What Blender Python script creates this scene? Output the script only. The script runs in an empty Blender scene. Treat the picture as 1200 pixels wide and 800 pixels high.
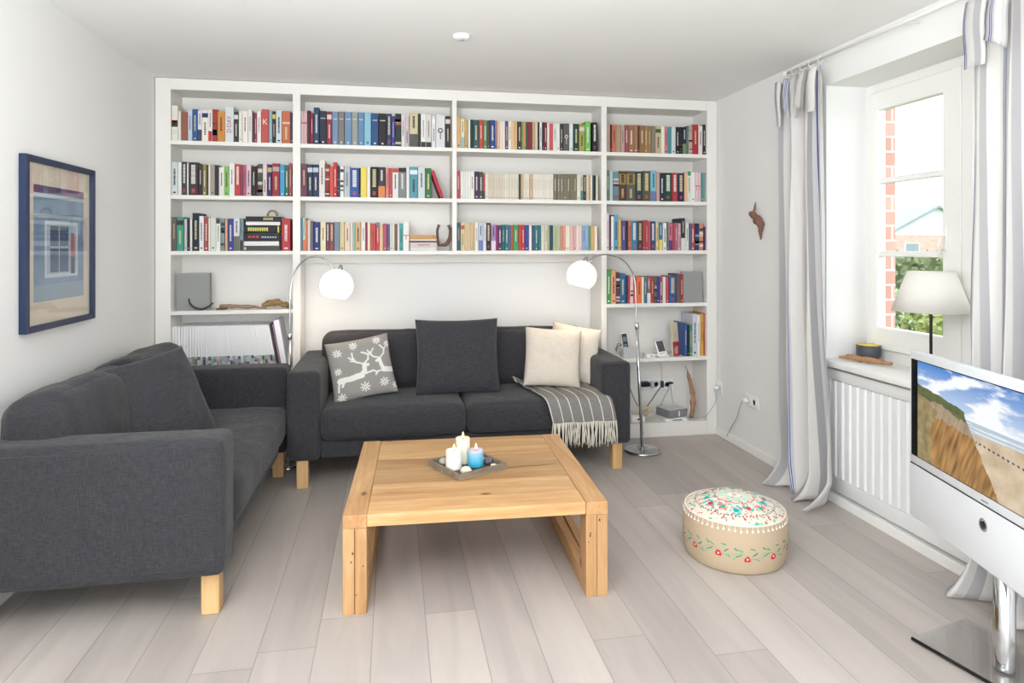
import bpy, bmesh, math, random
from mathutils import Vector, Matrix, noise
R = math.radians
random.seed(7)
SC = bpy.context.scene
COL = SC.collection

# ------------------------------------------------------------------ camera
THETA = R(10.3); F = 770.0; HZ = 289.0; CH = 1.376
cam_d = bpy.data.cameras.new('camera'); cam = bpy.data.objects.new('camera', cam_d); COL.objects.link(cam)
cam.location = (0, 0, CH); cam.rotation_euler = (R(90), 0, -THETA)
cam_d.sensor_width = 36; cam_d.lens = 36 * F / 1200; cam_d.shift_y = -(400 - HZ) / 1200
cam_d.clip_start = 0.02; cam_d.clip_end = 200
SC.camera = cam

# ------------------------------------------------------------------ world, lights, exposure
SC.view_settings.view_transform = 'Standard'; SC.view_settings.look = 'None'
SC.view_settings.gamma = 1.0; SC.view_settings.use_curve_mapping = False
SC.view_settings.exposure = 0.10
SC.cycles.use_denoising = True
SC.cycles.max_bounces = 10; SC.cycles.diffuse_bounces = 6; SC.cycles.transparent_max_bounces = 16
SC.cycles.caustics_reflective = False; SC.cycles.caustics_refractive = False
SC.cycles.sample_clamp_indirect = 6.0
w = bpy.data.worlds.new('overcast_sky'); SC.world = w; w.use_nodes = True
bg = w.node_tree.nodes['Background']; bg.inputs['Color'].default_value = (0.90, 0.955, 1.0, 1); bg.inputs['Strength'].default_value = 3.0

def area_light(name, loc, rot, sx, sy, power, color=(1, 1, 1), portal=False):
    d = bpy.data.lights.new(name, 'AREA'); d.shape = 'RECTANGLE'; d.size = sx; d.size_y = sy; d.energy = power; d.color = color
    o = bpy.data.objects.new(name, d); COL.objects.link(o); o.location = loc; o.rotation_euler = rot
    if portal: d.cycles.is_portal = True
    return o
# area lamp added at the unseen garden doors, themselves put in for daylight
area_light('added_rear_daylight', (0.0, -1.72, 1.2), (R(90), 0, R(4)), 2.9, 2.1, 40, (0.965, 0.985, 1.0))
area_light('added_ceiling_bounce', (-0.55, 0.05, 1.45), (R(180 - 10), 0, 0), 1.0, 1.0, 165, (0.955, 0.98, 1.0))  # added lamp brightening the ceiling, standing in for a photographer's flash




# ------------------------------------------------------------------ photo frame -> room helpers (ray through pixel, met with a plane of the room)
ST, CT = math.sin(THETA), math.cos(THETA)
def _ray(px, py=HZ):
    l = (px - 600) / F
    return Vector((ST + l * CT, CT - l * ST, -(py - HZ) / F))
def on_y(px, py, Y): r = _ray(px, py); t = Y / r.y; return Vector((r.x * t, Y, CH + r.z * t))
def on_x(px, py, X): r = _ray(px, py); t = X / r.x; return Vector((X, r.y * t, CH + r.z * t))
def on_z(px, py, Z): r = _ray(px, py); t = (Z - CH) / r.z; return Vector((r.x * t, r.y * t, Z))

# ------------------------------------------------------------------ materials
def srgb(h):
    h = h.lstrip('#'); c = [int(h[i:i + 2], 16) / 255 for i in (0, 2, 4)]
    return tuple((v / 12.92 if v <= .04045 else ((v + .055) / 1.055) ** 2.4) for v in c)
MATS = {}
def pm(name, col, rough=.5, metal=0, spec=.5, bump=None, var=None, emis=None, trans=0, sheen=0, coat=0):
    """principled material; bump=(scale, strength, stretch xyz); var=(scale, amount) mottles the base colour"""
    if name in MATS: return MATS[name]
    m = bpy.data.materials.new(name); m.use_nodes = True; nt = m.node_tree; N = nt.nodes; L = nt.links
    b = N['Principled BSDF']; c = srgb(col) if isinstance(col, str) else col
    b.inputs['Base Color'].default_value = (*c, 1); b.inputs['Roughness'].default_value = rough
    b.inputs['Metallic'].default_value = metal; b.inputs['Specular IOR Level'].default_value = spec
    b.inputs['Sheen Weight'].default_value = sheen; b.inputs['Coat Weight'].default_value = coat
    b.inputs['Transmission Weight'].default_value = trans
    if emis: b.inputs['Emission Color'].default_value = (*srgb(emis[0]), 1); b.inputs['Emission Strength'].default_value = emis[1]
    if var or bump:
        tc = N.new('ShaderNodeTexCoord')
    if var:
        n = N.new('ShaderNodeTexNoise'); n.inputs['Scale'].default_value = var[0]; n.inputs['Detail'].default_value = 5
        L.new(tc.outputs['Object'], n.inputs['Vector'])
        mx = N.new('ShaderNodeMix'); mx.data_type = 'RGBA'
        mx.inputs[6].default_value = (*[v * (1 - var[1]) for v in c], 1); mx.inputs[7].default_value = (*[min(1, v * (1 + var[1])) for v in c], 1)
        L.new(n.outputs['Fac'], mx.inputs[0]); L.new(mx.outputs[2], b.inputs['Base Color'])
    if bump:
        mp = N.new('ShaderNodeMapping'); mp.inputs['Scale'].default_value = bump[2] if len(bump) > 2 else (1, 1, 1)
        n2 = N.new('ShaderNodeTexNoise'); n2.inputs['Scale'].default_value = bump[0]; n2.inputs['Detail'].default_value = 3
        bp = N.new('ShaderNodeBump'); bp.inputs['Strength'].default_value = bump[1]; bp.inputs['Distance'].default_value = .003
        L.new(tc.outputs['Object'], mp.inputs['Vector']); L.new(mp.outputs[0], n2.inputs['Vector'])
        L.new(n2.outputs['Fac'], bp.inputs['Height']); L.new(bp.outputs[0], b.inputs['Normal'])
    MATS[name] = m; return m

def attr_mat(name, rough=.6, emis=0, spec=.4, bump=None):
    """base colour comes from the mesh's own colour attribute 'Col' (printed or embroidered pattern)"""
    if name in MATS: return MATS[name]
    m = bpy.data.materials.new(name); m.use_nodes = True; nt = m.node_tree; N = nt.nodes; L = nt.links
    b = N['Principled BSDF']; b.inputs['Roughness'].default_value = rough; b.inputs['Specular IOR Level'].default_value = spec
    a = N.new('ShaderNodeVertexColor'); a.layer_name = 'Col'
    if emis:
        b.inputs['Base Color'].default_value = (.01, .01, .01, 1); b.inputs['Emission Strength'].default_value = emis
        L.new(a.outputs['Color'], b.inputs['Emission Color'])
    else: L.new(a.outputs['Color'], b.inputs['Base Color'])
    if bump:
        tc = N.new('ShaderNodeTexCoord'); n2 = N.new('ShaderNodeTexNoise'); n2.inputs['Scale'].default_value = bump[0]
        bp = N.new('ShaderNodeBump'); bp.inputs['Strength'].default_value = bump[1]; bp.inputs['Distance'].default_value = .003
        L.new(tc.outputs['Object'], n2.inputs['Vector']); L.new(n2.outputs['Fac'], bp.inputs['Height']); L.new(bp.outputs[0], b.inputs['Normal'])
    MATS[name] = m; return m

def linen(name, col, col2, scale=260, rough=.95):
    """woven cloth: threads in two directions of a lighter and a darker yarn"""
    m = bpy.data.materials.new(name); m.use_nodes = True; nt = m.node_tree; N = nt.nodes; L = nt.links
    b = N['Principled BSDF']; b.inputs['Roughness'].default_value = rough; b.inputs['Specular IOR Level'].default_value = .2
    b.inputs['Sheen Weight'].default_value = .12; b.inputs['Sheen Roughness'].default_value = .5
    tc = N.new('ShaderNodeTexCoord'); outs = []
    for s in ((.06, .06, 1), (1, 1, .06)):
        mp = N.new('ShaderNodeMapping'); mp.inputs['Scale'].default_value = s
        n = N.new('ShaderNodeTexNoise'); n.inputs['Scale'].default_value = scale; n.inputs['Detail'].default_value = 2
        L.new(tc.outputs['Object'], mp.inputs['Vector']); L.new(mp.outputs[0], n.inputs['Vector']); outs.append(n.outputs['Fac'])
    mth = N.new('ShaderNodeMath'); mth.operation = 'ADD'; L.new(outs[0], mth.inputs[0]); L.new(outs[1], mth.inputs[1])
    mr = N.new('ShaderNodeMapRange'); mr.inputs['From Min'].default_value = .75; mr.inputs['From Max'].default_value = 1.3
    L.new(mth.outputs[0], mr.inputs['Value'])
    mx = N.new('ShaderNodeMix'); mx.data_type = 'RGBA'; mx.inputs[6].default_value = (*srgb(col), 1); mx.inputs[7].default_value = (*srgb(col2), 1)
    L.new(mr.outputs[0], mx.inputs[0]); L.new(mx.outputs[2], b.inputs['Base Color'])
    bp = N.new('ShaderNodeBump'); bp.inputs['Strength'].default_value = .25; bp.inputs['Distance'].default_value = .002
    L.new(mth.outputs[0], bp.inputs['Height'])
    n3 = N.new('ShaderNodeTexNoise'); n3.inputs['Scale'].default_value = 7; n3.inputs['Detail'].default_value = 2; L.new(tc.outputs['Object'], n3.inputs['Vector'])
    b2 = N.new('ShaderNodeBump'); b2.inputs['Strength'].default_value = .35; b2.inputs['Distance'].default_value = .03
    L.new(n3.outputs['Fac'], b2.inputs['Height']); L.new(bp.outputs[0], b2.inputs['Normal']); L.new(b2.outputs[0], b.inputs['Normal'])
    return m

def wood(name, light, dark, axis=0, rough=.5, scale=9, tint=True, knots=True):
    m = bpy.data.materials.new(name); m.use_nodes = True; nt = m.node_tree; N = nt.nodes; L = nt.links
    b = N['Principled BSDF']; b.inputs['Roughness'].default_value = rough; b.inputs['Specular IOR Level'].default_value = .35
    tc = N.new('ShaderNodeTexCoord'); mp = N.new('ShaderNodeMapping')
    s = [1.0, 1.0, 1.0]; s[axis] = .09; mp.inputs['Scale'].default_value = s
    L.new(tc.outputs['Object'], mp.inputs['Vector'])
    n = N.new('ShaderNodeTexNoise'); n.inputs['Scale'].default_value = scale; n.inputs['Detail'].default_value = 8; n.inputs['Distortion'].default_value = 1.2; n.inputs['Roughness'].default_value = .62
    n2 = N.new('ShaderNodeTexNoise'); n2.inputs['Scale'].default_value = scale * 9; n2.inputs['Detail'].default_value = 3
    L.new(mp.outputs[0], n.inputs['Vector']); L.new(mp.outputs[0], n2.inputs['Vector'])
    add = N.new('ShaderNodeMath'); add.operation = 'MULTIPLY_ADD'; add.inputs[1].default_value = .35
    L.new(n2.outputs['Fac'], add.inputs[0]); L.new(n.outputs['Fac'], add.inputs[2])
    mr = N.new('ShaderNodeMapRange'); mr.inputs['From Min'].default_value = .5; mr.inputs['From Max'].default_value = .9; L.new(add.outputs[0], mr.inputs['Value'])
    mx = N.new('ShaderNodeMix'); mx.data_type = 'RGBA'; mx.inputs[6].default_value = (*srgb(light), 1); mx.inputs[7].default_value = (*srgb(dark), 1)
    L.new(mr.outputs[0], mx.inputs[0]); out = mx.outputs[2]
    if knots:
        mpk = N.new('ShaderNodeMapping'); sk = [1.0, 1.0, 1.0]; sk[axis] = .5; mpk.inputs['Scale'].default_value = sk
        v = N.new('ShaderNodeTexVoronoi'); v.inputs['Scale'].default_value = 6.5; L.new(tc.outputs['Object'], mpk.inputs['Vector']); L.new(mpk.outputs[0], v.inputs['Vector'])
        r2 = N.new('ShaderNodeMapRange'); r2.inputs['From Min'].default_value = .04; r2.inputs['From Max'].default_value = .10; r2.inputs['To Min'].default_value = 1; r2.inputs['To Max'].default_value = 0
        L.new(v.outputs['Distance'], r2.inputs['Value'])
        mk = N.new('ShaderNodeMix'); mk.data_type = 'RGBA'; mk.inputs[7].default_value = (*srgb('#6e4524'), 1); L.new(out, mk.inputs[6]); L.new(r2.outputs[0], mk.inputs[0]); out = mk.outputs[2]
    if tint:
        a = N.new('ShaderNodeVertexColor'); a.layer_name = 'Col'
        mt = N.new('ShaderNodeMix'); mt.data_type = 'RGBA'; mt.blend_type = 'MULTIPLY'; mt.inputs[0].default_value = 1
        L.new(out, mt.inputs[6]); L.new(a.outputs['Color'], mt.inputs[7]); out = mt.outputs[2]
    L.new(out, b.inputs['Base Color'])
    bp = N.new('ShaderNodeBump'); bp.inputs['Strength'].default_value = .25; bp.inputs['Distance'].default_value = .002; L.new(add.outputs[0], bp.inputs['Height']); L.new(bp.outputs[0], b.inputs['Normal'])
    return m

def paint(name, col, rough=.85, var=.015):   # wall paint
    return pm(name, col, rough, spec=.3, var=(1.5, var), bump=(90, .05))

# ------------------------------------------------------------------ mesh builder
class MB:
    def __init__(s): s.v = []; s.f = []; s.m = []; s.c = []; s.sm = []
    def add(s, vs, fs, mi=0, col=None, smooth=False):
        o = len(s.v); s.v += [tuple(v) for v in vs]
        for f in fs: s.f.append(tuple(i + o for i in f)); s.m.append(mi); s.c.append(col or (1, 1, 1)); s.sm.append(smooth)
        return s
    def box(s, a, b, mi=0, bev=0, col=None, M=None, seg=1):
        a = Vector(a); b = Vector(b); lo = Vector(map(min, a, b)); hi = Vector(map(max, a, b))
        if bev <= 0:
            vs = [Vector((x, y, z)) for x in (lo.x, hi.x) for y in (lo.y, hi.y) for z in (lo.z, hi.z)]
            fs = [(0, 1, 3, 2), (4, 6, 7, 5), (0, 4, 5, 1), (2, 3, 7, 6), (0, 2, 6, 4), (1, 5, 7, 3)]
        else:
            bm = bmesh.new(); bmesh.ops.create_cube(bm, size=1)
            for v in bm.verts: v.co = Vector((lo[i] + (v.co[i] + .5) * (hi[i] - lo[i]) for i in range(3)))
            bmesh.ops.bevel(bm, geom=bm.edges[:], offset=bev, segments=seg, affect='EDGES', profile=.5)
            bm.verts.index_update(); vs = [v.co.copy() for v in bm.verts]; fs = [tuple(v.index for v in f.verts) for f in bm.faces]; bm.free()
        if M is not None: vs = [M @ v for v in vs]
        return s.add(vs, fs, mi, col, smooth=seg > 1)
    def tube(s, pts, r, n=8, mi=0, cap=True, col=None):
        pts = [Vector(p) for p in pts]; k = len(pts); rr = r if isinstance(r, (list, tuple)) else [r] * k
        vs = []; up = None
        for i, p in enumerate(pts):
            t = (pts[min(i + 1, k - 1)] - pts[max(i - 1, 0)]).normalized()
            if up is None: up = t.orthogonal().normalized()
            up = (up - t * up.dot(t)); up = up.normalized() if up.length > 1e-6 else t.orthogonal().normalized()
            sd = t.cross(up)
            for j in range(n):
                a = 2 * math.pi * j / n; vs.append(p + (up * math.cos(a) + sd * math.sin(a)) * rr[i])
        fs = [(i * n + j, i * n + (j + 1) % n, (i + 1) * n + (j + 1) % n, (i + 1) * n + j) for i in range(k - 1) for j in range(n)]
        if cap: fs += [tuple(range(n - 1, -1, -1)), tuple((k - 1) * n + j for j in range(n))]
        return s.add(vs, fs, mi, col, True)
    def lathe(s, prof, n=32, mi=0, at=(0, 0, 0), M=None, col=None):
        at = Vector(at); vs = []; k = len(prof)
        for (r, z) in prof:
            for j in range(n):
                a = 2 * math.pi * j / n; v = Vector((r * math.cos(a), r * math.sin(a), z)); vs.append((M @ v if M is not None else v) + at)
        fs = [(i * n + j, i * n + (j + 1) % n, (i + 1) * n + (j + 1) % n, (i + 1) * n + j) for i in range(k - 1) for j in range(n)]
        if prof[0][0] > 1e-6: fs.append(tuple(range(n - 1, -1, -1)))
        if prof[-1][0] > 1e-6: fs.append(tuple((k - 1) * n + j for j in range(n)))
        return s.add(vs, fs, mi, col, True)
    def grid(s, fn, nu, nv, mi=0, close_u=False, colfn=None, smooth=True):
        vs = [fn(i / (nu if close_u else nu), j / nv) for j in range(nv + 1) for i in range(nu if close_u else nu + 1)]
        w = nu if close_u else nu + 1; o = len(s.v); s.v += [tuple(v) for v in vs]
        for j in range(nv):
            for i in range(nu):
                i2 = (i + 1) % w if close_u else i + 1
                s.f.append((o + j * w + i, o + j * w + i2, o + (j + 1) * w + i2, o + (j + 1) * w + i)); s.m.append(mi); s.sm.append(smooth)
                s.c.append(colfn((i + .5) / nu, (j + .5) / nv) if colfn else (1, 1, 1))
        return s
    def prism(s, poly, axis, a, b, mi=0, col=None, M=None):
        """poly: 2-D outline extruded along axis from a to b"""
        def mk(p, t):
            q = [p[0], p[1]]; q.insert(axis, t); return Vector(q)
        n = len(poly); vs = [mk(p, a) for p in poly] + [mk(p, b) for p in poly]
        if M is not None: vs = [M @ v for v in vs]
        fs = [tuple(range(n)), tuple(range(2 * n - 1, n - 1, -1))] + [(i, i + n, (i + 1) % n + n, (i + 1) % n) for i in range(n)]
        return s.add(vs, fs, mi, col)
    def build(s, name, mats, parent=None, weld=False, origin=None, col=False, auto=35, uv=None):
        me = bpy.data.meshes.new(name); og = Vector(origin) if origin is not None else Vector((0, 0, 0))
        me.from_pydata([tuple(Vector(v) - og) for v in s.v], [], s.f)
        for m in (mats if isinstance(mats, (list, tuple)) else [mats]): me.materials.append(m)
        me.polygons.foreach_set('material_index', s.m); me.polygons.foreach_set('use_smooth', s.sm)
        if col:
            ca = me.color_attributes.new('Col', 'FLOAT_COLOR', 'CORNER'); dat = []
            for p in me.polygons:
                c = s.c[p.index]; dat += [c[0], c[1], c[2], 1.0] * p.loop_total
            ca.data.foreach_set('color', dat)
        if uv:
            ul = me.uv_layers.new(name='UVMap'); d = []
            for p in me.polygons:
                for vi in p.vertices: d += list(uv[vi])
            ul.data.foreach_set('uv', d)
        bm = bmesh.new(); bm.from_mesh(me)
        if weld: bmesh.ops.remove_doubles(bm, verts=bm.verts, dist=1e-5)
        if not uv or weld: bmesh.ops.recalc_face_normals(bm, faces=bm.faces)
        bm.to_mesh(me); bm.free(); me.update()
        o = bpy.data.objects.new(name, me); COL.objects.link(o); o.location = og
        if parent is not None:
            o.parent = parent
            o.location = og
        return o

def empty(name, label, cat, loc=(0, 0, 0), rz=0, group=None):
    o = bpy.data.objects.new(name, None); COL.objects.link(o); o.location = loc; o.rotation_euler = (0, 0, rz); o.empty_display_size = .05
    return tag(o, label, cat, group)
def tag(o, label, cat, group=None, kind=None):
    o['label'] = label; o['category'] = cat
    if group: o['group'] = group
    if kind: o['kind'] = kind
    return o
def struct(o): o['kind'] = 'structure'; return o
def smoothpath(pts, k=6):
    pts = [Vector(p) for p in pts]; out = []
    P = [pts[0] * 2 - pts[1]] + pts + [pts[-1] * 2 - pts[-2]]
    for i in range(1, len(P) - 2):
        for j in range(k):
            t = j / k; a, b, c, d = P[i - 1], P[i], P[i + 1], P[i + 2]
            out.append(.5 * ((2 * b) + (c - a) * t + (2 * a - 5 * b + 4 * c - d) * t * t + (3 * b - a - 3 * c + d) * t ** 3))
    out.append(pts[-1]); return out

def softbox(mb, half, r, bulge=(0, 0, 0), n=14, M=None, wr=0, seed=0, mi=0):
    """rounded upholstered block, faces bulging outwards by bulge along each axis"""
    hx = Vector(half)
    g = sorted(set([-1 + 2 * i / n for i in range(n + 1)]))
    def warp(t):   # more samples near the edges
        return math.copysign(1 - (1 - abs(t)) ** 1.6, t)
    faces = []
    for ax in range(3):
        for sg in (-1, 1):
            def fn(u, v, ax=ax, sg=sg):
                p = [0, 0, 0]; p[ax] = sg; a, b = [i for i in range(3) if i != ax]
                if sg * (1 if ax != 1 else -1) > 0: u, v = u, v
                p[a] = warp(-1 + 2 * u); p[b] = warp(-1 + 2 * v)
                q = Vector((p[0] * hx.x, p[1] * hx.y, p[2] * hx.z))
                c = Vector(tuple(max(-(hx[i] - r), min(hx[i] - r, q[i])) for i in range(3)))
                d = q - c
                d = d.normalized() * r if d.length > 1e-9 else d
                o = c + d
                f = [max(0, 1 - (p[i]) ** 2) for i in range(3)]
                for i in range(3):
                    j, k = [t for t in range(3) if t != i]
                    o[i] += bulge[i] * (o[i] / max(hx[i], 1e-6)) * (f[j] * f[k]) ** .7
                if wr:
                    nn = noise.noise_vector(o * 5 + Vector((seed, seed * 2, 0))) * wr + noise.noise_vector(o * 13 + Vector((seed, 0, 3))) * wr * .4
                    o += nn
                return M @ o if M is not None else o
            mb.grid(fn, n, n, mi)
    return mb

def pillow(W, H, T, n=26, seed=0, wr=.006, corner=.06, colfn=None, sag=0):
    """knife-edge cushion lying in its local XZ plane, thickness along Y; front is -Y"""
    mb = MB()
    for side in (-1, 1):
        def fn(u, v, side=side):
            a = -1 + 2 * u; b = -1 + 2 * v
            a = math.copysign(1 - (1 - abs(a)) ** 1.25, a); b = math.copysign(1 - (1 - abs(b)) ** 1.25, b)
            x = a * W / 2 * (1 - corner * (1 - b * b) ** 1.0 * abs(a) ** 3); z = b * H / 2 * (1 - corner * (1 - a * a) * abs(b) ** 3)
            t = (max(0, 1 - a ** 4) * max(0, 1 - b ** 4)) ** .5 * (1 - .35 * (a * a + b * b) / 2)
            if sag: t *= 1 + sag * (-b) * .5; z -= sag * .03 * (1 - abs(a)) * (1 + b)
            p = Vector((x, side * T / 2 * t, z))
            q = Vector((x * 7 + seed * 3.1, side * 1.3, z * 7))
            e = min(1, 3 * (1 - max(abs(a), abs(b))))
            p += noise.noise_vector(q) * wr * e + noise.noise_vector(q * 2.7) * wr * .5 * e
            return p
        mb.grid(fn, n, n, 0, colfn=(colfn if side == -1 else None))
    return mb
# ================================================================== SETTING
XL, XR, YB, YF, ZC = -1.48, 2.35, 4.75, -1.8, 2.45
m_wall = paint('white_wall_paint', '#e6e6e5'); m_ceil = paint('ceiling_paint', '#ebebea')
m_trim = pm('trim_white', '#ecebe8', .45, spec=.4)
m_shelf = pm('shelf_white_lacquer', '#e2e0dc', .4, spec=.4)
# floor: limed oak planks running towards the bookcase
mf = bpy.data.materials.new('limed_oak_planks'); mf.use_nodes = True; nt = mf.node_tree; N = nt.nodes; L = nt.links
b = N['Principled BSDF']; b.inputs['Specular IOR Level'].default_value = .45
tc = N.new('ShaderNodeTexCoord'); mp = N.new('ShaderNodeMapping'); mp.inputs['Rotation'].default_value = (0, 0, R(90)); mp.inputs['Location'].default_value = (.3, .07, 0)
br = N.new('ShaderNodeTexBrick'); br.offset = 0; br.squash = 1
br.inputs['Scale'].default_value = 1; br.inputs['Mortar Size'].default_value = .0018; br.inputs['Mortar Smooth'].default_value = .3; br.inputs['Bias'].default_value = 0
br.inputs['Brick Width'].default_value = 1.9; br.inputs['Row Height'].default_value = .19
br.inputs['Color1'].default_value = (*srgb('#b9b1ab'), 1); br.inputs['Color2'].default_value = (*srgb('#a79f99'), 1); br.inputs['Mortar'].default_value = (*srgb('#918a85'), 1)
L.new(tc.outputs['Object'], mp.inputs[0])
sp_ = N.new('ShaderNodeSeparateXYZ'); L.new(mp.outputs[0], sp_.inputs[0]); dv_ = N.new('ShaderNodeMath'); dv_.operation = 'DIVIDE'; dv_.inputs[1].default_value = .19; L.new(sp_.outputs['Y'], dv_.inputs[0])
fl_ = N.new('ShaderNodeMath'); fl_.operation = 'FLOOR'; L.new(dv_.outputs[0], fl_.inputs[0]); wn_ = N.new('ShaderNodeTexWhiteNoise'); wn_.noise_dimensions = '1D'; L.new(fl_.outputs[0], wn_.inputs['W'])
ma_ = N.new('ShaderNodeMath'); ma_.operation = 'MULTIPLY_ADD'; ma_.inputs[1].default_value = 1.9; L.new(wn_.outputs['Value'], ma_.inputs[0]); L.new(sp_.outputs['X'], ma_.inputs[2])
cb_ = N.new('ShaderNodeCombineXYZ'); L.new(ma_.outputs[0], cb_.inputs['X']); L.new(sp_.outputs['Y'], cb_.inputs['Y']); L.new(cb_.outputs[0], br.inputs['Vector'])
mg = N.new('ShaderNodeMapping'); mg.inputs['Scale'].default_value = (1, .1, 1); L.new(tc.outputs['Object'], mg.inputs[0])
ng = N.new('ShaderNodeTexNoise'); ng.inputs['Scale'].default_value = 11; ng.inputs['Detail'].default_value = 8; ng.inputs['Distortion'].default_value = .9; L.new(mg.outputs[0], ng.inputs['Vector'])
mrg = N.new('ShaderNodeMapRange'); mrg.inputs['From Min'].default_value = .3; mrg.inputs['From Max'].default_value = .75; mrg.inputs['To Min'].default_value = .88; mrg.inputs['To Max'].default_value = 1.08; L.new(ng.outputs['Fac'], mrg.inputs['Value'])
mm = N.new('ShaderNodeMix'); mm.data_type = 'RGBA'; mm.blend_type = 'MULTIPLY'; mm.inputs[0].default_value = 1; L.new(br.outputs['Color'], mm.inputs[6]); L.new(mrg.outputs[0], mm.inputs[7]); L.new(mm.outputs[2], b.inputs['Base Color'])
rr = N.new('ShaderNodeMapRange'); rr.inputs['To Min'].default_value = .34; rr.inputs['To Max'].default_value = .56; L.new(ng.outputs['Fac'], rr.inputs['Value']); L.new(rr.outputs[0], b.inputs['Roughness'])
bp = N.new('ShaderNodeBump'); bp.inputs['Strength'].default_value = .12; bp.inputs['Distance'].default_value = .002; L.new(ng.outputs['Fac'], bp.inputs['Height'])
bp2 = N.new('ShaderNodeBump'); bp2.inputs['Strength'].default_value = .5; bp2.inputs['Distance'].default_value = .0015; bp2.invert = True; L.new(br.outputs['Fac'], bp2.inputs['Height']); L.new(bp.outputs[0], bp2.inputs['Normal']); L.new(bp2.outputs[0], b.inputs['Normal'])

struct(MB().box((XL - .3, YF - .3, -.1), (XR + .4, YB + .3, 0)).build('floor', mf))
struct(MB().box((XL - .3, YF - .3, ZC), (XR + .45, YB + .3, ZC + .15)).build('ceiling', m_ceil))
struct(MB().box((XL - .2, YF, 0), (XL, YB, ZC)).build('wall_left', m_wall))
struct(MB().box((XL - .2, YB, 0), (XR + .4, YB + .2, ZC)).build('wall_back', m_wall))
# unseen rear wall; its garden door opening is added to let in daylight
mb = MB(); x0, x1 = -1.45, 1.75
mb.box((XL - .2, YF - .2, 0), (x0, YF, ZC)).box((x1, YF - .2, 0), (XR + .4, YF, ZC)).box((x0, YF - .2, 2.36), (x1, YF, ZC))
struct(mb.build('wall_rear', m_wall))
mb = MB()
for a in (x0, (x0 + x1) / 2 - .05, x1 - .1): mb.box((a, YF - .12, 0), (a + .1, YF - .06, 2.36), bev=.004)
mb.box((x0, YF - .119, 2.26), (x1, YF - .061, 2.36)).box((x0, YF - .119, 0), (x1, YF - .061, .1))
struct(mb.build('added_garden_door', m_trim))
# right wall: solid to both sides of the window niche and a second, added one out of view
W0, W1, ZS, ZT = 2.01, 3.25, .757, 2.262; V0, V1 = -1.1, .5
XW = 2.68
mb = MB()
mb.box((XR, YF, 0), (XW, V0, ZC)).box((XR, V1, 0), (XW, W0, ZC)).box((XR, W1, 0), (XW, YB, ZC))
mb.box((XR, W0, ZT), (XW, W1, ZC)).box((XR + .09, W0, 0), (XW, W1, ZS - .03)).box((XR, V0, ZT), (XW, V1, ZC)).box((XR, V0, 0), (XW, V1, ZS))
struct(mb.build('wall_right', m_wall))
# brick leaf outside
mbk = bpy.data.materials.new('red_brick'); mbk.use_nodes = True; nt = mbk.node_tree; N = nt.nodes; L = nt.links; b = N['Principled BSDF']; b.inputs['Roughness'].default_value = .9
tc = N.new('ShaderNodeTexCoord'); mpb = N.new('ShaderNodeMapping'); mpb.inputs['Rotation'].default_value = (R(90), 0, 0); L.new(tc.outputs['Object'], mpb.inputs[0])
br = N.new('ShaderNodeTexBrick'); br.inputs['Scale'].default_value = 1; br.inputs['Brick Width'].default_value = .24; br.inputs['Row Height'].default_value = .083; br.inputs['Mortar Size'].default_value = .006
br.inputs['Color1'].default_value = (*srgb('#cf988b'), 1); br.inputs['Color2'].default_value = (*srgb('#d9b0a6'), 1); br.inputs['Mortar'].default_value = (*srgb('#e2dcd6'), 1)
L.new(mpb.outputs[0], br.inputs['Vector']); L.new(br.outputs['Color'], b.inputs['Base Color'])
mb = MB(); mb.box((XW, YF, -.3), (XW + .10, V0, 2.8)).box((XW, V1, -.3), (XW + .10, W0, 2.8)).box((XW, W1 - .002, -.3), (XW + .10, YB + .2, 2.8)).box((XW, W0, ZT), (XW + .10, W1 - .002, 2.8)).box((XW, W0, -.3), (XW + .10, W1 - .002, .70)).box((XW, V0, ZT), (XW + .10, V1, 2.8)).box((XW, V0, -.3), (XW + .10, V1, .70))
struct(mb.build('wall_outside', mbk))
# baseboards
struct(MB().box((XR - .012, W1 + .02, 0), (XR, YB, .055), bev=.002).build('baseboard_right', m_trim))
struct(MB().box((XL, 4.23, 0), (XL + .012, 4.48, .06), bev=.002).build('baseboard_left', m_trim))
struct(MB().box((XR - .02, W0 + .0, 0), (XR + .05, W1 + .015, .048), bev=.002).build('baseboard_window', m_trim))
# window sill board
struct(MB().box((XR - .035, W0 + .005, ZS - .028), (2.60, W1 - .002, ZS + .004), bev=.004, seg=2).build('window_sill', m_trim))

m_glass = bpy.data.materials.new('window_glass'); m_glass.use_nodes = True; nt = m_glass.node_tree; nt.nodes.clear()
o_ = nt.nodes.new('ShaderNodeOutputMaterial'); tr = nt.nodes.new('ShaderNodeBsdfTransparent'); gl = nt.nodes.new('ShaderNodeBsdfGlossy'); gl.inputs['Roughness'].default_value = .02
lw = nt.nodes.new('ShaderNodeLayerWeight'); lw.inputs['Blend'].default_value = .5; pw_ = nt.nodes.new('ShaderNodeMath'); pw_.operation = 'POWER'; pw_.inputs[1].default_value = 5
fr = nt.nodes.new('ShaderNodeMath'); fr.operation = 'MULTIPLY_ADD'; fr.inputs[1].default_value = .92; fr.inputs[2].default_value = .035; mx = nt.nodes.new('ShaderNodeMixShader')
nt.links.new(lw.outputs['Facing'], pw_.inputs[0]); nt.links.new(pw_.outputs[0], fr.inputs[0])
nt.links.new(fr.outputs[0], mx.inputs[0]); nt.links.new(tr.outputs[0], mx.inputs[1]); nt.links.new(gl.outputs[0], mx.inputs[2]); nt.links.new(mx.outputs[0], o_.inputs[0])

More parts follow.
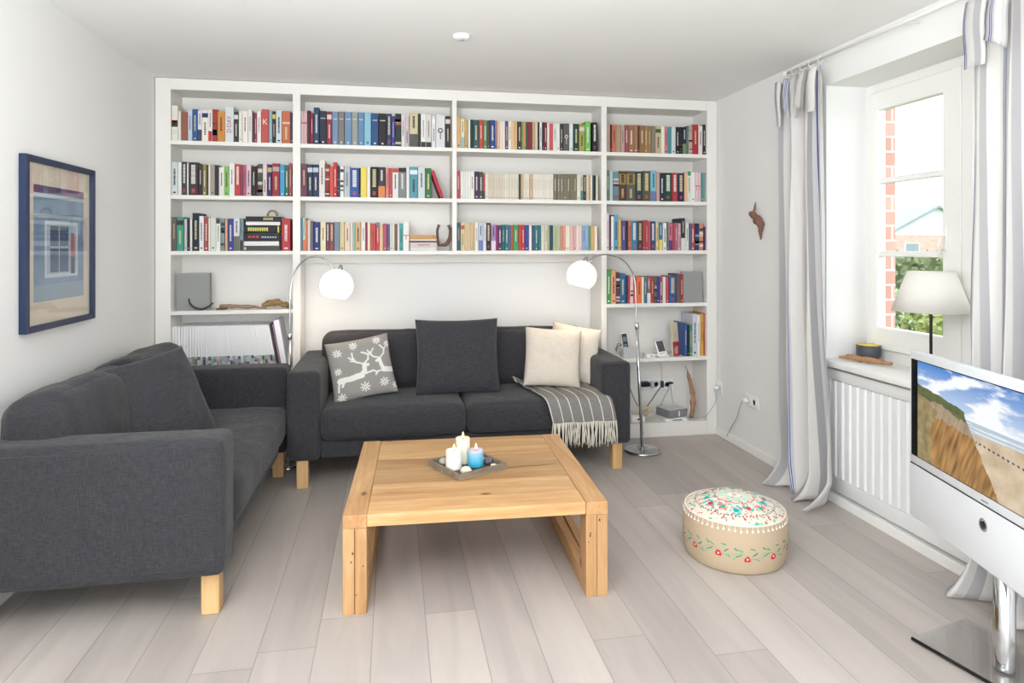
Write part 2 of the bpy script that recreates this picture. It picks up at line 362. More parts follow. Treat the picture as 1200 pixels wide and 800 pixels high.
def window(nm, a, b2, XP):
    """two casements with three panes each between Y=a (near) and b2 (far)"""
    w_ = bpy.data.objects.new(nm, None); COL.objects.link(w_); w_.location = (XP, (a + b2) / 2, ZS); w_['kind'] = 'structure'
    cy = (a + b2) / 2; H = ZT - ZS
    hw = (b2 - a) / 2
    fr_ = MB(); fr_.box((0, -hw, .004), (.07, -hw + .05, H)).box((0, hw - .05, .004), (.07, hw, H)).box((.0005, -hw + .05, .004), (.0695, hw - .05, .09)).box((.0005, -hw + .05, H - .055), (.0695, hw - .05, H)).box((-.005, -.03, .05), (.065, .03, H - .05), bev=.003)
    struct(fr_.build('window_frame', m_trim, w_))
    for s in (-1, 1):
        sa, sb = (.02, hw - .045) if s > 0 else (-hw + .045, -.02)
        sm = MB(); z0, z1 = .068, H - .05; sw = .066
        sm.box((-.022, sa, z0), (.03, sa + sw, z1), bev=.005).box((-.022, sb - sw, z0), (.03, sb, z1), bev=.005).box((-.0215, sa, z0), (.0295, sb, z0 + .12 - .0), bev=.005).box((-.0215, sa, z1 - .10), (.0295, sb, z1), bev=.005)
        for zz in (1.339 - ZS, 1.730 - ZS): sm.box((-.016, sa + sw - .003, zz - .015), (.024, sb - sw + .003, zz + .015), bev=.004)
        sash = struct(sm.build('window_sash', m_trim, w_))
        struct(MB().box((.002, sa + sw, z0 + .1), (.006, sb - sw, z1 - .09)).build('window_glass', m_glass, sash))
    struct(MB().box((-.029, -.026, .0705), (-.0222, .026, H - .0505), bev=.002).build('window_astragal', m_trim, w_))
    hd = MB(); hd.box((-.035, .045, .60), (-.02, .07, .72), bev=.004, seg=2).tube([(-.03, .058, .66), (-.06, .058, .66), (-.065, .058, .58)], .008); hd.build('handle', m_trim, w_)
    return w_
window('window_1', W0, W1, 2.60)
window('added_window', V0, V1, 2.60)  # second window, out of view, added to bring in more daylight
struct(MB().box((XR - .02, V0, ZS), (2.60, V1, ZS + .02), bev=.004).build('window_sill', m_trim))

# outside: ground, hedge, neighbouring houses
m_grass = pm('lawn_green', '#7f9465', .95, var=(3, .3)); struct(MB().box((3.0, -14, -.5), (110, 120, -.4)).build('ground_outside', m_grass))
m_leaf = pm('hedge_leaf', '#76855a', .8, var=(9, .45)); m_leaf2 = pm('shrub_leaf', '#98a25c', .8, var=(9, .4))
def hedge(name, label, cat, c, size, n, mat, ls=.09, seed=1):
    rnd = random.Random(seed); mb = MB()
    for _ in range(n):
        p = Vector((rnd.uniform(-1, 1), rnd.uniform(-1, 1), rnd.uniform(-1, 1)))
        k = rnd.choice((0, 0, 2)); p[k] = math.copysign(1 - rnd.random() ** 2 * .5, p[k])
        p = Vector((p.x * size[0], p.y * size[1], p.z * size[2])) + noise.noise_vector(p * 2) * .12
        q = Matrix.Rotation(rnd.uniform(0, 6.3), 3, Vector((rnd.random() - .5, rnd.random() - .5, rnd.random() - .5)).normalized())
        s = ls * rnd.uniform(.6, 1.3)
        mb.add([p + q @ Vector(v) for v in ((-s, 0, 0), (0, -s * .45, 0), (s, 0, 0), (0, s * .45, 0))], [(0, 1, 2, 3)])
    o = mb.build(name, mat); o.location = c
    tag(o, label, cat); return o
hd = hedge('clipped_hedge', 'clipped green hedge in the garden outside the window', 'hedge', (8.6, 8.8, .36), (.9, 3.6, .86), 6500, m_leaf, .10, 3)
hedge('leafy_shrub', 'yellow-green leafy shrub in front of the clipped hedge outside', 'shrub', (6.7, 6.6, .1), (.35, .8, .55), 1800, m_leaf2, .07, 5)
m_gate = pm('grey_shed_boards', '#a3b6b6', .7)
def house(name, label, c, rz, W, D, H, RH, wallm, roofm, gable):
    h = empty(name, label, 'house', c, rz)
    mb = MB(); mb.box((-W / 2, -D / 2, 0), (W / 2, D / 2, H)); mb.build('brick_wall', wallm, h)
    mb = MB(); mb.prism([(-W / 2, H), (W / 2, H), (0, H + RH)], 1, -D / 2 + .05, D / 2 - .05); mb.build('gable', gable, h)
    mb = MB(); e = .35
    for s in (-1, 1):
        mb.add([(s * (W / 2 + e), -D / 2 - e, H - RH * e / (W / 2)), (s * (W / 2 + e), D / 2 + e, H - RH * e / (W / 2)), (0, D / 2 + e, H + RH), (0, -D / 2 - e, H + RH)] + [(s * (W / 2 + e), -D / 2 - e, H - RH * e / (W / 2) + .15), (s * (W / 2 + e), D / 2 + e, H - RH * e / (W / 2) + .15), (0, D / 2 + e, H + RH + .15), (0, -D / 2 - e, H + RH + .15)],
               [(0, 1, 2, 3), (4, 5, 6, 7), (0, 1, 5, 4), (0, 3, 7, 4), (1, 2, 6, 5)])
    mb.build('roof', roofm, h)
    for xx in (-W / 4, W / 4):
        f = MB().box((xx - .5, -D / 2 - .06, H * .3), (xx + .5, -D / 2 + .02, H * .8)).build('window_frame', m_trim, h)
        MB().box((xx - .42, -D / 2 - .08, H * .33), (xx + .42, -D / 2 - .05, H * .77)).build('window_pane', pm('far_glass', '#8d9aa2', .2), f)
    return h
m_roof = pm('slate_roof', '#8f9aa5', .6, var=(2, .1)); m_gable = pm('white_gable_boards', '#e9ecee', .6); m_pv = pm('pale_roof', '#c3ced6', .45)
house('gabled_house', 'brick house with white gable and grey roof beyond the garden', (38.5, 43.5, -.4), R(-18), 6.5, 8, 2.6, 1.9, mbk, m_roof, m_gable)
house('long_roofed_house', 'farther brick house with long pale roof behind the gabled one', (58, 56, -.4), R(52), 12, 40, 3.0, 3.2, mbk, m_pv, m_gable)

# ================================================================== BOOKCASE
SHELF_Z = [2.052, 1.705, 1.349, .967, .572, .102]; YS = 4.487
def ex(px): return on_y(px, 200, YS).x
PX = dict(a=(XL + .004, ex(200)), b=(ex(343), ex(352)), c=(ex(530), ex(535.3)), d=(ex(702.5), ex(711)), e=(ex(828.5), XR - .004))
PX['d'] = (1.462, PX['d'][1])
BC = empty('bookcase', 'white built-in bookcase covering the whole back wall around the sofa niche', 'bookcase', (.43, YS, 0))
def bc(name, a, b_, bev=.0015): return MB().box(Vector(a) - Vector((.43, YS, 0)), Vector(b_) - Vector((.43, YS, 0)), bev=bev).build(name, m_shelf, BC)
YBK = 4.735; ZH = ZC - .004
for k, (z0, z1) in dict(a=(0, ZH), b=(0, ZH), c=(1.324, ZH), d=(0, ZH), e=(0, ZH)).items():
    bc('side_panel', (PX[k][0], YS, z0), (PX[k][1], YBK, z1 - .0))
BAYS = [(PX['a'][1], PX['b'][0]), (PX['b'][1], PX['c'][0]), (PX['c'][1], PX['d'][0]), (PX['d'][1], PX['e'][0])]
for i, (xa, xb) in enumerate(BAYS):
    bc('header', (xa, YS, 2.374), (xb, YBK, ZH))
    bc('back_panel', (xa, YBK - .012, .08 if i in (0, 3) else 1.324), (xb, YBK, 2.374), 0)
    for j, z in enumerate(SHELF_Z):
        if i in (1, 2) and j > 2: continue
        if j == 5: bc('plinth', (xa, YS + .002, 0), (xb, YBK - .012, z)); continue
        bc('shelf', (xa, YS + .001, z - .026), (xb, YBK - .012, z))
bc('wall_rail', (BAYS[1][0], YBK - .03, 1.262), (BAYS[2][1], YB - .001, 1.322))

# ================================================================== BOOKS
ROWS = {
 # key: (crop x0, crop y0, scale, bay, shelf, data)
 'a0': (180, 80, 6.667, 0, 0, "140,188,e8e2d4,290,L;190,212,dcdcd8,335;213,265,9a5a40,340;268,300,c3cde6,325;303,343,1d5c9e,318,T;345,376,e4e0ea,330,b444a5c;378,425,eee8dc,325,n1d3c70;427,457,ece8e6,325,Bd42020;459,497,a8352c,320,L;499,555,d58a14,335;558,625,d9dde0,300,DAY;627,662,3a3833,340,nd8d8d8;665,690,e6e0d4,338;692,735,f0e8e2,335;738,768,e9e4d8,325;770,785,4a4048,345;786,806,9a3558,348,T;808,838,ece8dc,338;843,898,c94a46,320,K;902,925,8fbcc4,335;927,953,2e3238,335,nd8c040;956,1000,cdd9dd,330,T;1004,1066,c9652f,333,b3;1068,1085,4b3f66,345"),
 'a1': (180, 180, 6.156, 0, 1, "125,172,cfd8da,60,T;175,200,ecebe8,62;203,238,45464a,58,V;240,250,ecebe8,66;252,320,3d3c3b,62,V;322,352,4a2c3a,75;354,380,8a8a45,78,T;382,395,5a4030,80;396,408,e8e0d0,78;410,440,a89a90,78;442,468,34343f,82;470,508,e6e6d8,98;510,542,7cc04c,92,T;545,583,eceaea,68;586,625,cf2b33,76,V;627,642,8a4a60,80;644,666,c8557f,80,T;668,702,dcb8c8,78,T;706,738,2a2624,90;740,750,5c2a44,84;752,786,4a5650,74,L;788,816,e4ccd0,72,b4;820,853,3d2a5c,78,nc8b070;856,908,a01c34,70,nb0a0a0;912,944,1fa0d4,78,b2;946,974,2a6a4a,82,T;976,996,b83a50,68,T"),
 'a2': (180, 180, 6.156, 0, 2, "122,163,6e5c58,457;167,215,14a080,457,n403838;220,240,c0c0c8,470;243,260,26262c,478;262,276,e6e0dc,470;280,327,1e2c3c,428,T;329,360,e6e8ea,450,T;364,394,b0443f,458,T;396,408,e8e0d0,466;410,448,d4dcd4,460;450,480,ecece4,472,N3a4440;484,512,7c9496,466,L;516,532,e0a070,468;536,574,3a3f94,468,T;576,620,d8dade,465,b76c6c64;624,646,7a98a0,468,B;924,985,c4283a,468,T"),
 'b0': (340, 80, 5.714, 1, 0, "72,85,e4ccd0,285,R;86,98,e4ccd0,286,R;99,112,e4ccd0,287,R;115,133,5c2a2c,283;135,155,8a2444,300;158,193,2f4c70,262,T;197,243,253448,285,b2;246,278,a01e38,288,n;282,320,6f8fb4,290,b2;323,362,857a76,290,b2;366,410,6a90b8,292,b2;413,452,9aa09a,292,b2;455,495,5c8ab4,295,b2;498,540,84c4dc,295;544,590,1f5488,300,b2;593,643,2e2428,302,b2;646,678,24406c,304,V;680,700,3c3c9c,320,T;703,743,2a3632,303,L;745,768,e4dcd8,310;770,796,c8bcc8,318,b1;800,855,d2c494,298,b5c5856;858,874,2a4434,304;876,908,ecebe6,303,b0;910,945,d8d4d0,310,b0;948,973,e0e0e0,320,nf0f0f0;976,1036,dcdcde,310,F;1040,1072,36302e,320,n;1074,1090,8c8480,330"),
 'b1': (340, 180, 5.714, 1, 1, "70,113,743c50,68;116,150,243e50,72,nc0ccd8;152,190,24365c,72,nc0ccd8;194,232,e6e0da,45;235,262,8c3038,72,L;265,288,e04a28,85;290,312,c82430,58,T;314,332,3c3458,82,L;335,358,e6e8e4,82,L;362,400,bcc2c6,82;402,460,2058ac,95,V;463,471,262424,96;473,512,f0d428,90;515,535,ebe8e0,92;538,588,23211f,88,V;590,636,30343a,90,be08030;640,660,d88080,95;662,683,c04040,97;685,724,e4e2e0,98,Nc83c34;726,776,84868a,95,N2c2428;779,797,e8e8e8,88;800,854,4c98a8,88,nd8e8f0;857,902,ccd6d8,90;905,945,2a7440,97,T;976,998,c4143c,110,lean"),
 'b2': (340, 180, 5.714, 1, 2, "65,82,3a88a8,430;84,102,bcd0b8,430,Be07030;104,116,d87848,446;118,134,e4d0c8,445;137,153,6c6c74,450;156,200,283478,458,T;203,238,ecdcae,458;242,262,6c4450,460,V;264,292,8c4858,460,V;295,330,74889c,458;333,362,d8c48c,458;366,400,e6ccb8,464;403,418,e8dcc8,462;419,433,8cc0b8,462;436,472,d4ac70,458,T;476,503,ece4e4,458;505,516,84203c,460;518,536,e8dcb8,460;538,572,c84840,466,R;575,598,c83c40,460,N4c80a0;600,620,e4c090,474;622,647,b8506c,468;650,666,6c5090,472;668,684,c4dcc4,470;686,698,e8e0c8,468;700,718,7c5c5c,470;720,730,ece8e8,468;732,754,34a8a4,466,T;757,795,eeece8,458,r"),
 'c0': (520, 80, 6, 2, 0, "92,118,dca860,338;120,145,e4dcb8,355,b90b8c8;147,168,c8a050,362;172,186,ece8e0,362;190,206,24443c,360;208,246,1e5a60,362,T;249,276,c4402c,362;279,304,5c8c64,365,T;306,322,6c4834,366;326,360,1c4c94,364,T;362,376,9c7c8c,368;378,392,e8b490,370;394,412,ece0d0,370;413,430,f0e4dc,370;432,453,5c4c84,370,T;455,476,ece0c8,372;478,496,e8c08c,372;498,516,dcb078,373;520,546,34382c,374,T;548,556,6cac4c,376;558,576,d88c4c,376;578,592,2c5c44,377;594,622,8c2438,377;624,640,c8a878,378;642,660,d4ccb4,378;662,672,262424,378;674,690,ecebe8,379,T;692,704,3c2c34,380;706,726,741c38,380,T;728,742,ece4d0,382;744,768,d4485c,388;770,792,e4e4e0,388;793,815,ecece8,388;817,840,38383c,390,T;843,882,5c5c5c,388,F;884,908,e6e6e6,390;912,950,1c4840,390,T;953,990,a4a434,395,n;995,1032,6cc04c,373,T;1045,1078,20262a,380,V"),
 'c1': (520, 180, 6, 2, 1, "90,115,bc3c4c,120;118,134,ecebe6,124;135,150,e4e4de,124;152,168,e8e8e2,124;169,184,ecebe6,125;186,214,ece8dc,124;216,246,4c3054,125,T;248,276,4c4c48,128,T;278,290,d83848,140,B;292,310,e8e0cc,138;312,330,dcd0bc,140,p;331,348,dcd0bc,140,p;349,366,dcd0bc,141,p;367,384,dcd0bc,141,p;385,402,dcd0bc,142,p;403,420,dcd0bc,142,p;421,438,e4dcca,142,p;439,456,e4dcca,142,p;457,474,e4dcca,143,p;475,492,e4dcca,143,p;493,509,e4dcca,143,p;510,526,e4dcca,143,p;528,542,44443c,143;544,560,c8ac84,143;562,580,e8e0cc,144,p;581,600,e8e0cc,144,p;602,626,d8b090,144,p;628,645,ece6d6,145,p;646,663,ece6d6,145,p;664,681,ece6d6,145,p;682,699,ece6d6,146,p;700,717,ece6d6,146,p;718,735,ece6d6,146,p;736,752,ece6d6,147,p;753,770,ece6d6,147,p;773,795,7d7860,143;796,818,7d7860,143;819,841,7d7860,143;842,864,7d7860,143;865,887,7d7860,143;888,911,7d7860,143;912,935,7d7860,143;938,960,e8e0cc,150;962,980,c8ccb4,150,b3c8c7c;982,1002,3c3c40,150,V;1004,1018,e4dcc8,150;1020,1032,d0a868,150;1034,1044,ece8e0,152;1046,1056,2c5c60,152;1058,1068,26242c,152;1070,1084,e0d4c0,152"),
 'c2': (520, 180, 6, 2, 2, "92,118,1f6070,485;120,145,dcc490,484,nd84428;147,160,d8c090,484;161,174,dcbc8c,485;175,188,d8c090,485;189,202,dcc498,486;203,218,c8ac70,486;220,242,ecebe4,486;245,275,c0cce4,490,b7080c4;278,298,dcdce8,490;300,330,34302e,487,V;333,366,a080b8,500,be0d4e4;368,380,9c2c64,502;382,408,5a2c6c,503,T;410,430,1c6c70,500;432,455,147c78,500,T;457,470,4470b0,502;472,488,b8502c,502;490,524,2c9c54,500;528,546,d83028,500;548,568,c82828,500,T;570,598,2848a0,502;600,618,ece4d4,504;622,640,3c5c84,504;642,662,148080,503,T;664,684,1c7478,503;686,707,dcd4c4,506;709,730,d4ccb8,506;732,744,a8b880,504;746,767,1c4c64,503;770,786,b8bc94,506;788,803,b4c08c,506;804,820,bcc09c,506;822,838,d88878,507;840,856,e09c88,507;858,886,ece8cc,508;888,908,e0b4b0,508;910,930,dca8a8,508;932,950,f0dcd0,508;952,970,ecd0c8,508;974,995,94acd4,506;997,1018,88b0dc,506;1020,1032,5c9868,508;1034,1060,d8ac60,508;1062,1080,f0e8d8,510"),
 'd0': (695, 80, 6.667, 3, 0, "105,133,b48c80,438;135,146,2c2424,440;148,182,c86844,440;184,215,a89878,440;217,245,c09c94,442;247,278,a04c4c,442;280,318,9c6c44,443,T;320,348,a87850,443;350,362,5c3018,445;364,400,94683c,446;402,426,a07c48,448,T;428,452,9c7444,450;455,486,84806c,450;488,530,cab28c,452,n346c34;533,558,e8e8cc,453;560,583,d87c90,455,T;586,612,3c949c,458;614,645,d4dcdc,458;648,672,1c242c,458,T;674,698,242c34,458,L;700,728,24282c,460,b6c8c4c;730,744,5c7488,450;746,775,b0a48c,448,L;778,822,b41c30,440;824,855,e4dcd8,450;858,884,302c30,440,T"),
 'd1': (695, 180, 6.156, 3, 1, "97,118,5c7c50,120;120,142,b4c4d4,122;145,185,5c8c94,130,L;188,238,5c3c30,125,Y;242,303,5c5c54,125,Y;306,357,28444c,128,V;360,412,5c5840,125,V;416,455,74bcd0,122,B6878b0;458,480,d0a08c,132;482,512,2c3458,138,T;515,568,144838,138,V;571,610,b82834,138,V;613,656,1c2c50,140,V;659,680,e4b484,140;682,706,dce0d0,128,N30a060;708,735,ecebe8,134;738,757,e4c8cc,134,r;759,778,e0b8c0,136,r;781,795,4c9494,138;797,810,7c9c9c,138"),
 'd2': (695, 180, 6.156, 3, 2, "97,115,e4d4d8,430,T;118,130,5c3c48,442;131,148,ecebf0,452;150,182,5ca0b8,440,T;184,202,e8b83c,476;207,235,5c5090,482;236,252,283048,486;255,275,d87040,482,T;277,318,1c84ac,485,V;320,358,503c44,485,V;361,376,b43c48,482;378,396,b83c40,480,T;398,412,d04858,490;415,450,2c4c78,488,V;453,472,e8cc88,495,T;476,500,2878a8,495,be8d840;505,530,e8e8e0,500,T;535,543,3c8454,494;545,572,d06c90,505,b5c3c8c;574,590,c02c3c,500;592,612,a06c88,498;614,632,e0a0b0,502,b4;635,664,28384c,465,bd8dce0;667,690,dce0cc,500;692,706,3468a0,502;708,732,c04434,506,T;735,765,1c3c74,503,L;767,794,d88050,508,L;802,814,5c3c64,528"),
 'd3': (695, 290, 5.714, 3, 3, "90,120,3ca048,150,T;122,152,eca078,152,T;155,180,5c3840,168,L;182,216,2068a0,175,T;218,232,243c5c,186;234,248,c83840,195;250,268,ecc8cc,192,L;270,290,d84058,196,R;292,325,f06c18,195;327,340,ece4dc,198;343,360,3c7c84,195;362,385,9c5c5c,195,be0e0e8;387,408,b82c44,195;410,426,5c6c44,196,L;428,444,3c3c98,196;446,466,905068,196,T;468,486,e4dcd4,196;488,506,c83c40,195;510,556,1c5c9c,190,V;560,582,6c5850,175;583,604,a02c44,178,T"),
}
SHNAME = ['top shelf', 'second shelf down', 'third shelf down', 'fourth shelf down', 'fifth shelf down', 'bottom shelf']
BAYNAME = ['bay by the picture wall', 'bay above the deer cushion', 'bay above the beige cushions', 'bay by the window wall']
CN = {'white': 'f0eeec', 'off-white': 'e6e4dc', 'cream': 'eae2c8', 'pale beige': 'dcd0bc', 'tan': 'd2a86a', 'light brown': 'a67c50', 'brown': '7a5038', 'dark brown': '45302a', 'black': '262424', 'charcoal': '42444a', 'grey': '888888', 'light grey': 'bfc3c6', 'olive grey': '7d7860', 'olive green': '8f9040', 'bright green': '6cbc4c', 'green': '2c9450', 'dark green': '1c4a3c', 'teal': '188482', 'dark teal': '1f5c66', 'pale teal': '8cbcc0', 'cyan': '1fa0d4', 'light blue': '88b0d8', 'pale blue': 'c4d0e4', 'blue': '1f5ca4', 'slate blue': '6080a4', 'navy': '243458', 'violet': '54489a', 'purple': '4c2c60', 'plum': '6e3c50', 'lilac': 'a488b8', 'mauve': '946078', 'magenta': '9a2c60', 'pink': 'd4708c', 'pale pink': 'e2bcc0', 'crimson': 'a81c38', 'red': 'cc3034', 'brick red': 'b84840', 'orange red': 'd85c38', 'orange': 'e4701c', 'peach': 'e2a87c', 'ochre': 'd58a14', 'yellow': 'f0d030', 'sage green': 'b0b88c', 'pale green': 'c6dac4', 'grey teal': '6c9498'}
def lab(h):
    r, g, b_ = srgb(h); l, m_, s_ = .4122 * r + .5363 * g + .0514 * b_, .2119 * r + .6807 * g + .1074 * b_, .0883 * r + .2817 * g + .6300 * b_
    l, m_, s_ = [max(v, 0) ** (1 / 3) for v in (l, m_, s_)]
    return (.21 * l + .79 * m_, 1.98 * l - 2.43 * m_ + .45 * s_, .026 * l + .783 * m_ - .809 * s_)
CNL = {k: lab(v) for k, v in CN.items()}
def cname(h):
    a = lab(h); return min(CNL, key=lambda k: (a[0] - CNL[k][0]) ** 2 + 2.2 * ((a[1] - CNL[k][1]) ** 2 + (a[2] - CNL[k][2]) ** 2))
def bm_(h):
    if 'book_' + h in MATS: return MATS['book_' + h]
    c = srgb(h); g = .3 * c[0] + .6 * c[1] + .1 * c[2]; return pm('book_' + h, tuple((v * .84 + g * .16) * .86 for v in c), .55, spec=.3)
m_pages = pm('book_pages', '#e2dccb', .9)

def book_geo(x0, x1, z0, h, yf, d, col, fl, rnd):
    """returns cover MB, pages MB, list of colours; local frame = world"""
    c = MB(); cols = [col]
    def ci(h_):
        if h_ not in cols: cols.append(h_)
        return cols.index(h_)
    t = min(.0022, (x1 - x0) * .14); w_ = x1 - x0; rb = min(.0035, w_ * .2)
    poly = [(x0, yf + d), (x0, yf + rb), (x0 + rb * .3, yf + rb * .3), (x0 + rb, yf), (x1 - rb, yf), (x1 - rb * .3, yf + rb * .3), (x1, yf + rb), (x1, yf + d), (x1 - t, yf + d), (x1 - t, yf + rb + t), (x0 + t, yf + rb + t), (x0 + t, yf + d)]
    n = len(poly); vs = [(p[0], p[1], z0) for p in poly] + [(p[0], p[1], z0 + h) for p in poly]
    fs = [(i, i + n, (i + 1) % n + n, (i + 1) % n) for i in range(n)]
    for k in (0, n):
        for q in ((0, 1, 10, 11), (1, 2, 3, 4, 5, 6, 9, 10), (6, 7, 8, 9)): fs.append(tuple(i + k for i in q))
    c.add(vs, fs, 0)
    pg = MB().box((x0 + t, yf + rb + t, z0 + .003), (x1 - t, yf + d - .003, z0 + h - .003))
    xa, xb = x0 + rb, x1 - rb; ww = xb - xa; yq = yf - .0004
    light = sum(srgb(col)) > .75; ink = '2c2a30' if light else rnd.choice(['e8e4dc', 'd8c890', 'e8e4dc'])
    def band(a, b_, h_, ex_=True): c.box((x0 + rb * .4 if ex_ else xa, yq, z0 + h * a), (x1 - rb * .4 if ex_ else xb, yf + rb, z0 + h * b_), ci(h_))
    def dashes(a, b_, h_, wf=.45, off=0):   # a title line running down the spine
        z = b_; xm = (xa + xb) / 2 + off * ww
        while z > a:
            l = rnd.uniform(.015, .05); g = .012
            c.box((xm - ww * wf / 2, yq - .0003, z0 + h * max(a, z - l)), (xm + ww * wf / 2, yf + .001, z0 + h * z), ci(h_)); z -= l + g
    hexfl = lambda s_: s_[1:] if len(s_) > 3 else None
    f = fl[0] if fl else ''
    if fl == 'K':
        pass
    elif fl == 'DAY': pass
    elif f == 'b' and len(fl) >= 7:   # lower block of another colour
        hh = fl[1:] if len(fl) == 7 else fl[2:]; fr_ = .38 if len(fl) == 7 else {'1': .3, '4': .22}.get(fl[1], .45)
        if len(hh) == 5: hh = hh + 'c'
        band(0.0, fr_, hh); dashes(.55, .9, ink, .3)
    elif f == 'B': band(0, .33, hexfl(fl) or '40403c'); dashes(.45, .9, ink, .3)
    elif f == 'N': band(.86, 1, hexfl(fl)); dashes(.3, .8, ink, .25)
    elif f == 'n': band(.76, .9, hexfl(fl) or 'd8d0c0'); dashes(.2, .6, ink, .3)
    elif f == 'b':
        if fl == 'b2': c.box((xa + ww * .1, yq, z0 + h * .77), (xb - ww * .1, yf + .001, z0 + h * .795), ci('dcd8d0')); c.box((xa + ww * .35, yq, z0 + h * .05), (xb - ww * .35, yf + .001, z0 + h * .1), ci('dcd8d0'))
        elif fl == 'b0': band(.0, .16, '3a3a3c'); dashes(.3, .8, ink, .2)
        else: band(.6, .66, 'd8c8b0'); dashes(.12, .5, ink, .3)
    elif f == 'T': dashes(.3, .8, ink, .35); c.box((xa + ww * .25, yq, z0 + h * .06), (xb - ww * .25, yf + .001, z0 + h * .10), ci(ink))
    elif f == 'V': dashes(.35, .92, ink, .5); dashes(.08, .2, 'c8404c' if not light else ink, .4)
    elif f == 'Y': band(.55, .9, 'a08440'); dashes(.58, .88, '2c241c', .5); dashes(.1, .4, 'c8b070', .3)
    elif f == 'L':
        for k in range(5): a = rnd.uniform(.05, .8); band(a, a + rnd.uniform(.04, .12), rnd.choice(['c8c0a8', '3c4440', '8c9c98', 'b84c3c', '30343c', 'd8d8d0']))
    elif f == 'R':
        c.box((xa + ww * .35, yq, z0), (xb - ww * .35, yf + .001, z0 + h), ci('b8303c')); band(.62, .66, 'b8303c')
    elif f == 'r': band(.52, .55, 'c02c40'); dashes(.38, .5, 'c83c4c', .3)
    elif f == 'p': c.box((xa + ww * .2, yq, z0 + h * .05), (xb - ww * .2, yf + .001, z0 + h * .08), ci('5c5450')); dashes(.4, .8, '8c8070', .18)
    elif f == 'F':   # dark blossom print on a pale spine
        dk = '2a2a2c' if light else 'e0e0e0'
        for k in range(7):
            a = k * .9; xx = (xa + xb) / 2 + math.cos(a) * ww * .25; zz = z0 + h * .52 + math.sin(a) * h * .06
            c.box((xx - ww * .1, yq, zz - h * .018), (xx + ww * .1, yf + .001, zz + h * .018), ci(dk))
        c.box((xa + ww * .45, yq, z0 + h * .25), (xb - ww * .45, yf + .001, z0 + h * .45), ci(dk))
    elif w_ > .02 and rnd.random() < .5: dashes(.35, .8, ink, .25)
    elif rnd.random() < .4: c.box((xa + ww * .3, yq, z0 + h * .07), (xb - ww * .3, yf + .001, z0 + h * .11), ci(ink))
    return c, pg, cols

allb = []
for key, (ox, oy, sc_, bay, sh, data) in ROWS.items():
    rnd = random.Random(hash(key) if False else sum(map(ord, key)) * 7)
    row = []
    for it in data.split(';'):
        p = it.split(','); yf = 4.497 + rnd.random() * .008
        xa = on_y(ox + (float(p[0]) - .5) / sc_, 200, yf).x; xb = on_y(ox + (float(p[1]) + 1) / sc_, 200, yf).x
        zt = on_y(ox + float(p[0]) / sc_, oy + float(p[3]) / sc_, yf).z
        row.append(dict(x0=xa, x1=xb, yf=yf, h=zt - SHELF_Z[sh], col=p[2], fl=p[4] if len(p) > 4 else '', bay=bay, sh=sh, key=key))
    lo, hi = BAYS[bay]
    for i, bk in enumerate(row):
        bk['x0'] = max(bk['x0'], lo + .001); bk['x1'] = min(bk['x1'], hi - .001)
        if i and bk['x0'] < row[i - 1]['x1'] + .0004: bk['x0'] = row[i - 1]['x1'] + .0004
        bk['area'] = (bk['x1'] - bk['x0']) * bk['h']
    allb += row
# the 292 that show largest become things (lying and leaning ones come on top of these), the thinnest rest one object
KEEP = 288
cut = sorted((b_['area'] for b_ in allb), reverse=True)[KEEP]
for b_ in allb: b_['keep'] = b_['area'] > cut
# labels
for key in ROWS:
    row = [b_ for b_ in allb if b_['key'] == key]
    for b_ in row: b_['cn'] = cname(b_['col'])
    for i, b_ in enumerate(row):
        a = row[i - 1]['cn'] if i else None; c_ = row[i + 1]['cn'] if i + 1 < len(row) else None
        b_['nb'] = (a, c_)
    SHS = {0: 'top shelf', 1: 'second shelf', 2: 'third shelf', 3: 'fourth shelf'}
    kept = [b_ for b_ in row if b_['keep']]
    for i, b_ in enumerate(kept):
        where = SHS[b_['sh']] + ', ' + ['bay by picture wall', 'bay above deer cushion', 'bay above beige cushions', 'bay by window wall'][b_['bay']]
        same = [q for q in kept if q['cn'] == b_['cn']]
        if len(same) == 1: l = f"{b_['cn']} book, {where}"
        else:
            nb = [q for q in same if q['nb'] == b_['nb']]
            a, c_ = b_['nb']
            if len(nb) == 1 and a and c_ and a != b_['cn'] and c_ != b_['cn']:
                l = f"{b_['cn']} book between {a} and {c_} ones, {where}" if a != c_ else f"{b_['cn']} book between two {a} ones, {where}"
            else:
                run = [q for q in same if q['col'] == b_['col'] and q['fl'] == b_['fl'] == 'p' or (q['col'] == b_['col'] == '7d7860')]
                if b_ in run and len(run) > 1:
                    l = ('olive grey volume of the matching set' if b_['col'] == '7d7860' else {'dcd0bc': 'pale beige paperback in the run of equal thin ones', 'e4dcca': 'light cream paperback in the run of equal thin ones', 'e8e0cc': 'cream paperback beside the peach one', 'ece6d6': 'ivory paperback in the run beside the olive set'}.get(b_['col'], 'paperback')) + ', second shelf'
                else:
                    o_ = ['first', 'second', 'third', 'fourth', 'fifth', 'sixth', 'seventh', 'eighth', 'ninth', 'tenth', 'eleventh', 'twelfth', 'thirteenth'][same.index(b_)]
                    l = f"{o_} {b_['cn']} book from the left, {where}"
        if len(l.split()) > 16: print('LONG', l)
        b_['label'] = l
GRP = lambda sh, bay: f"books on the {SHNAME[sh]} of the {BAYNAME[bay]}"
stuff = MB(); stuff_cols = []
rnd = random.Random(11)
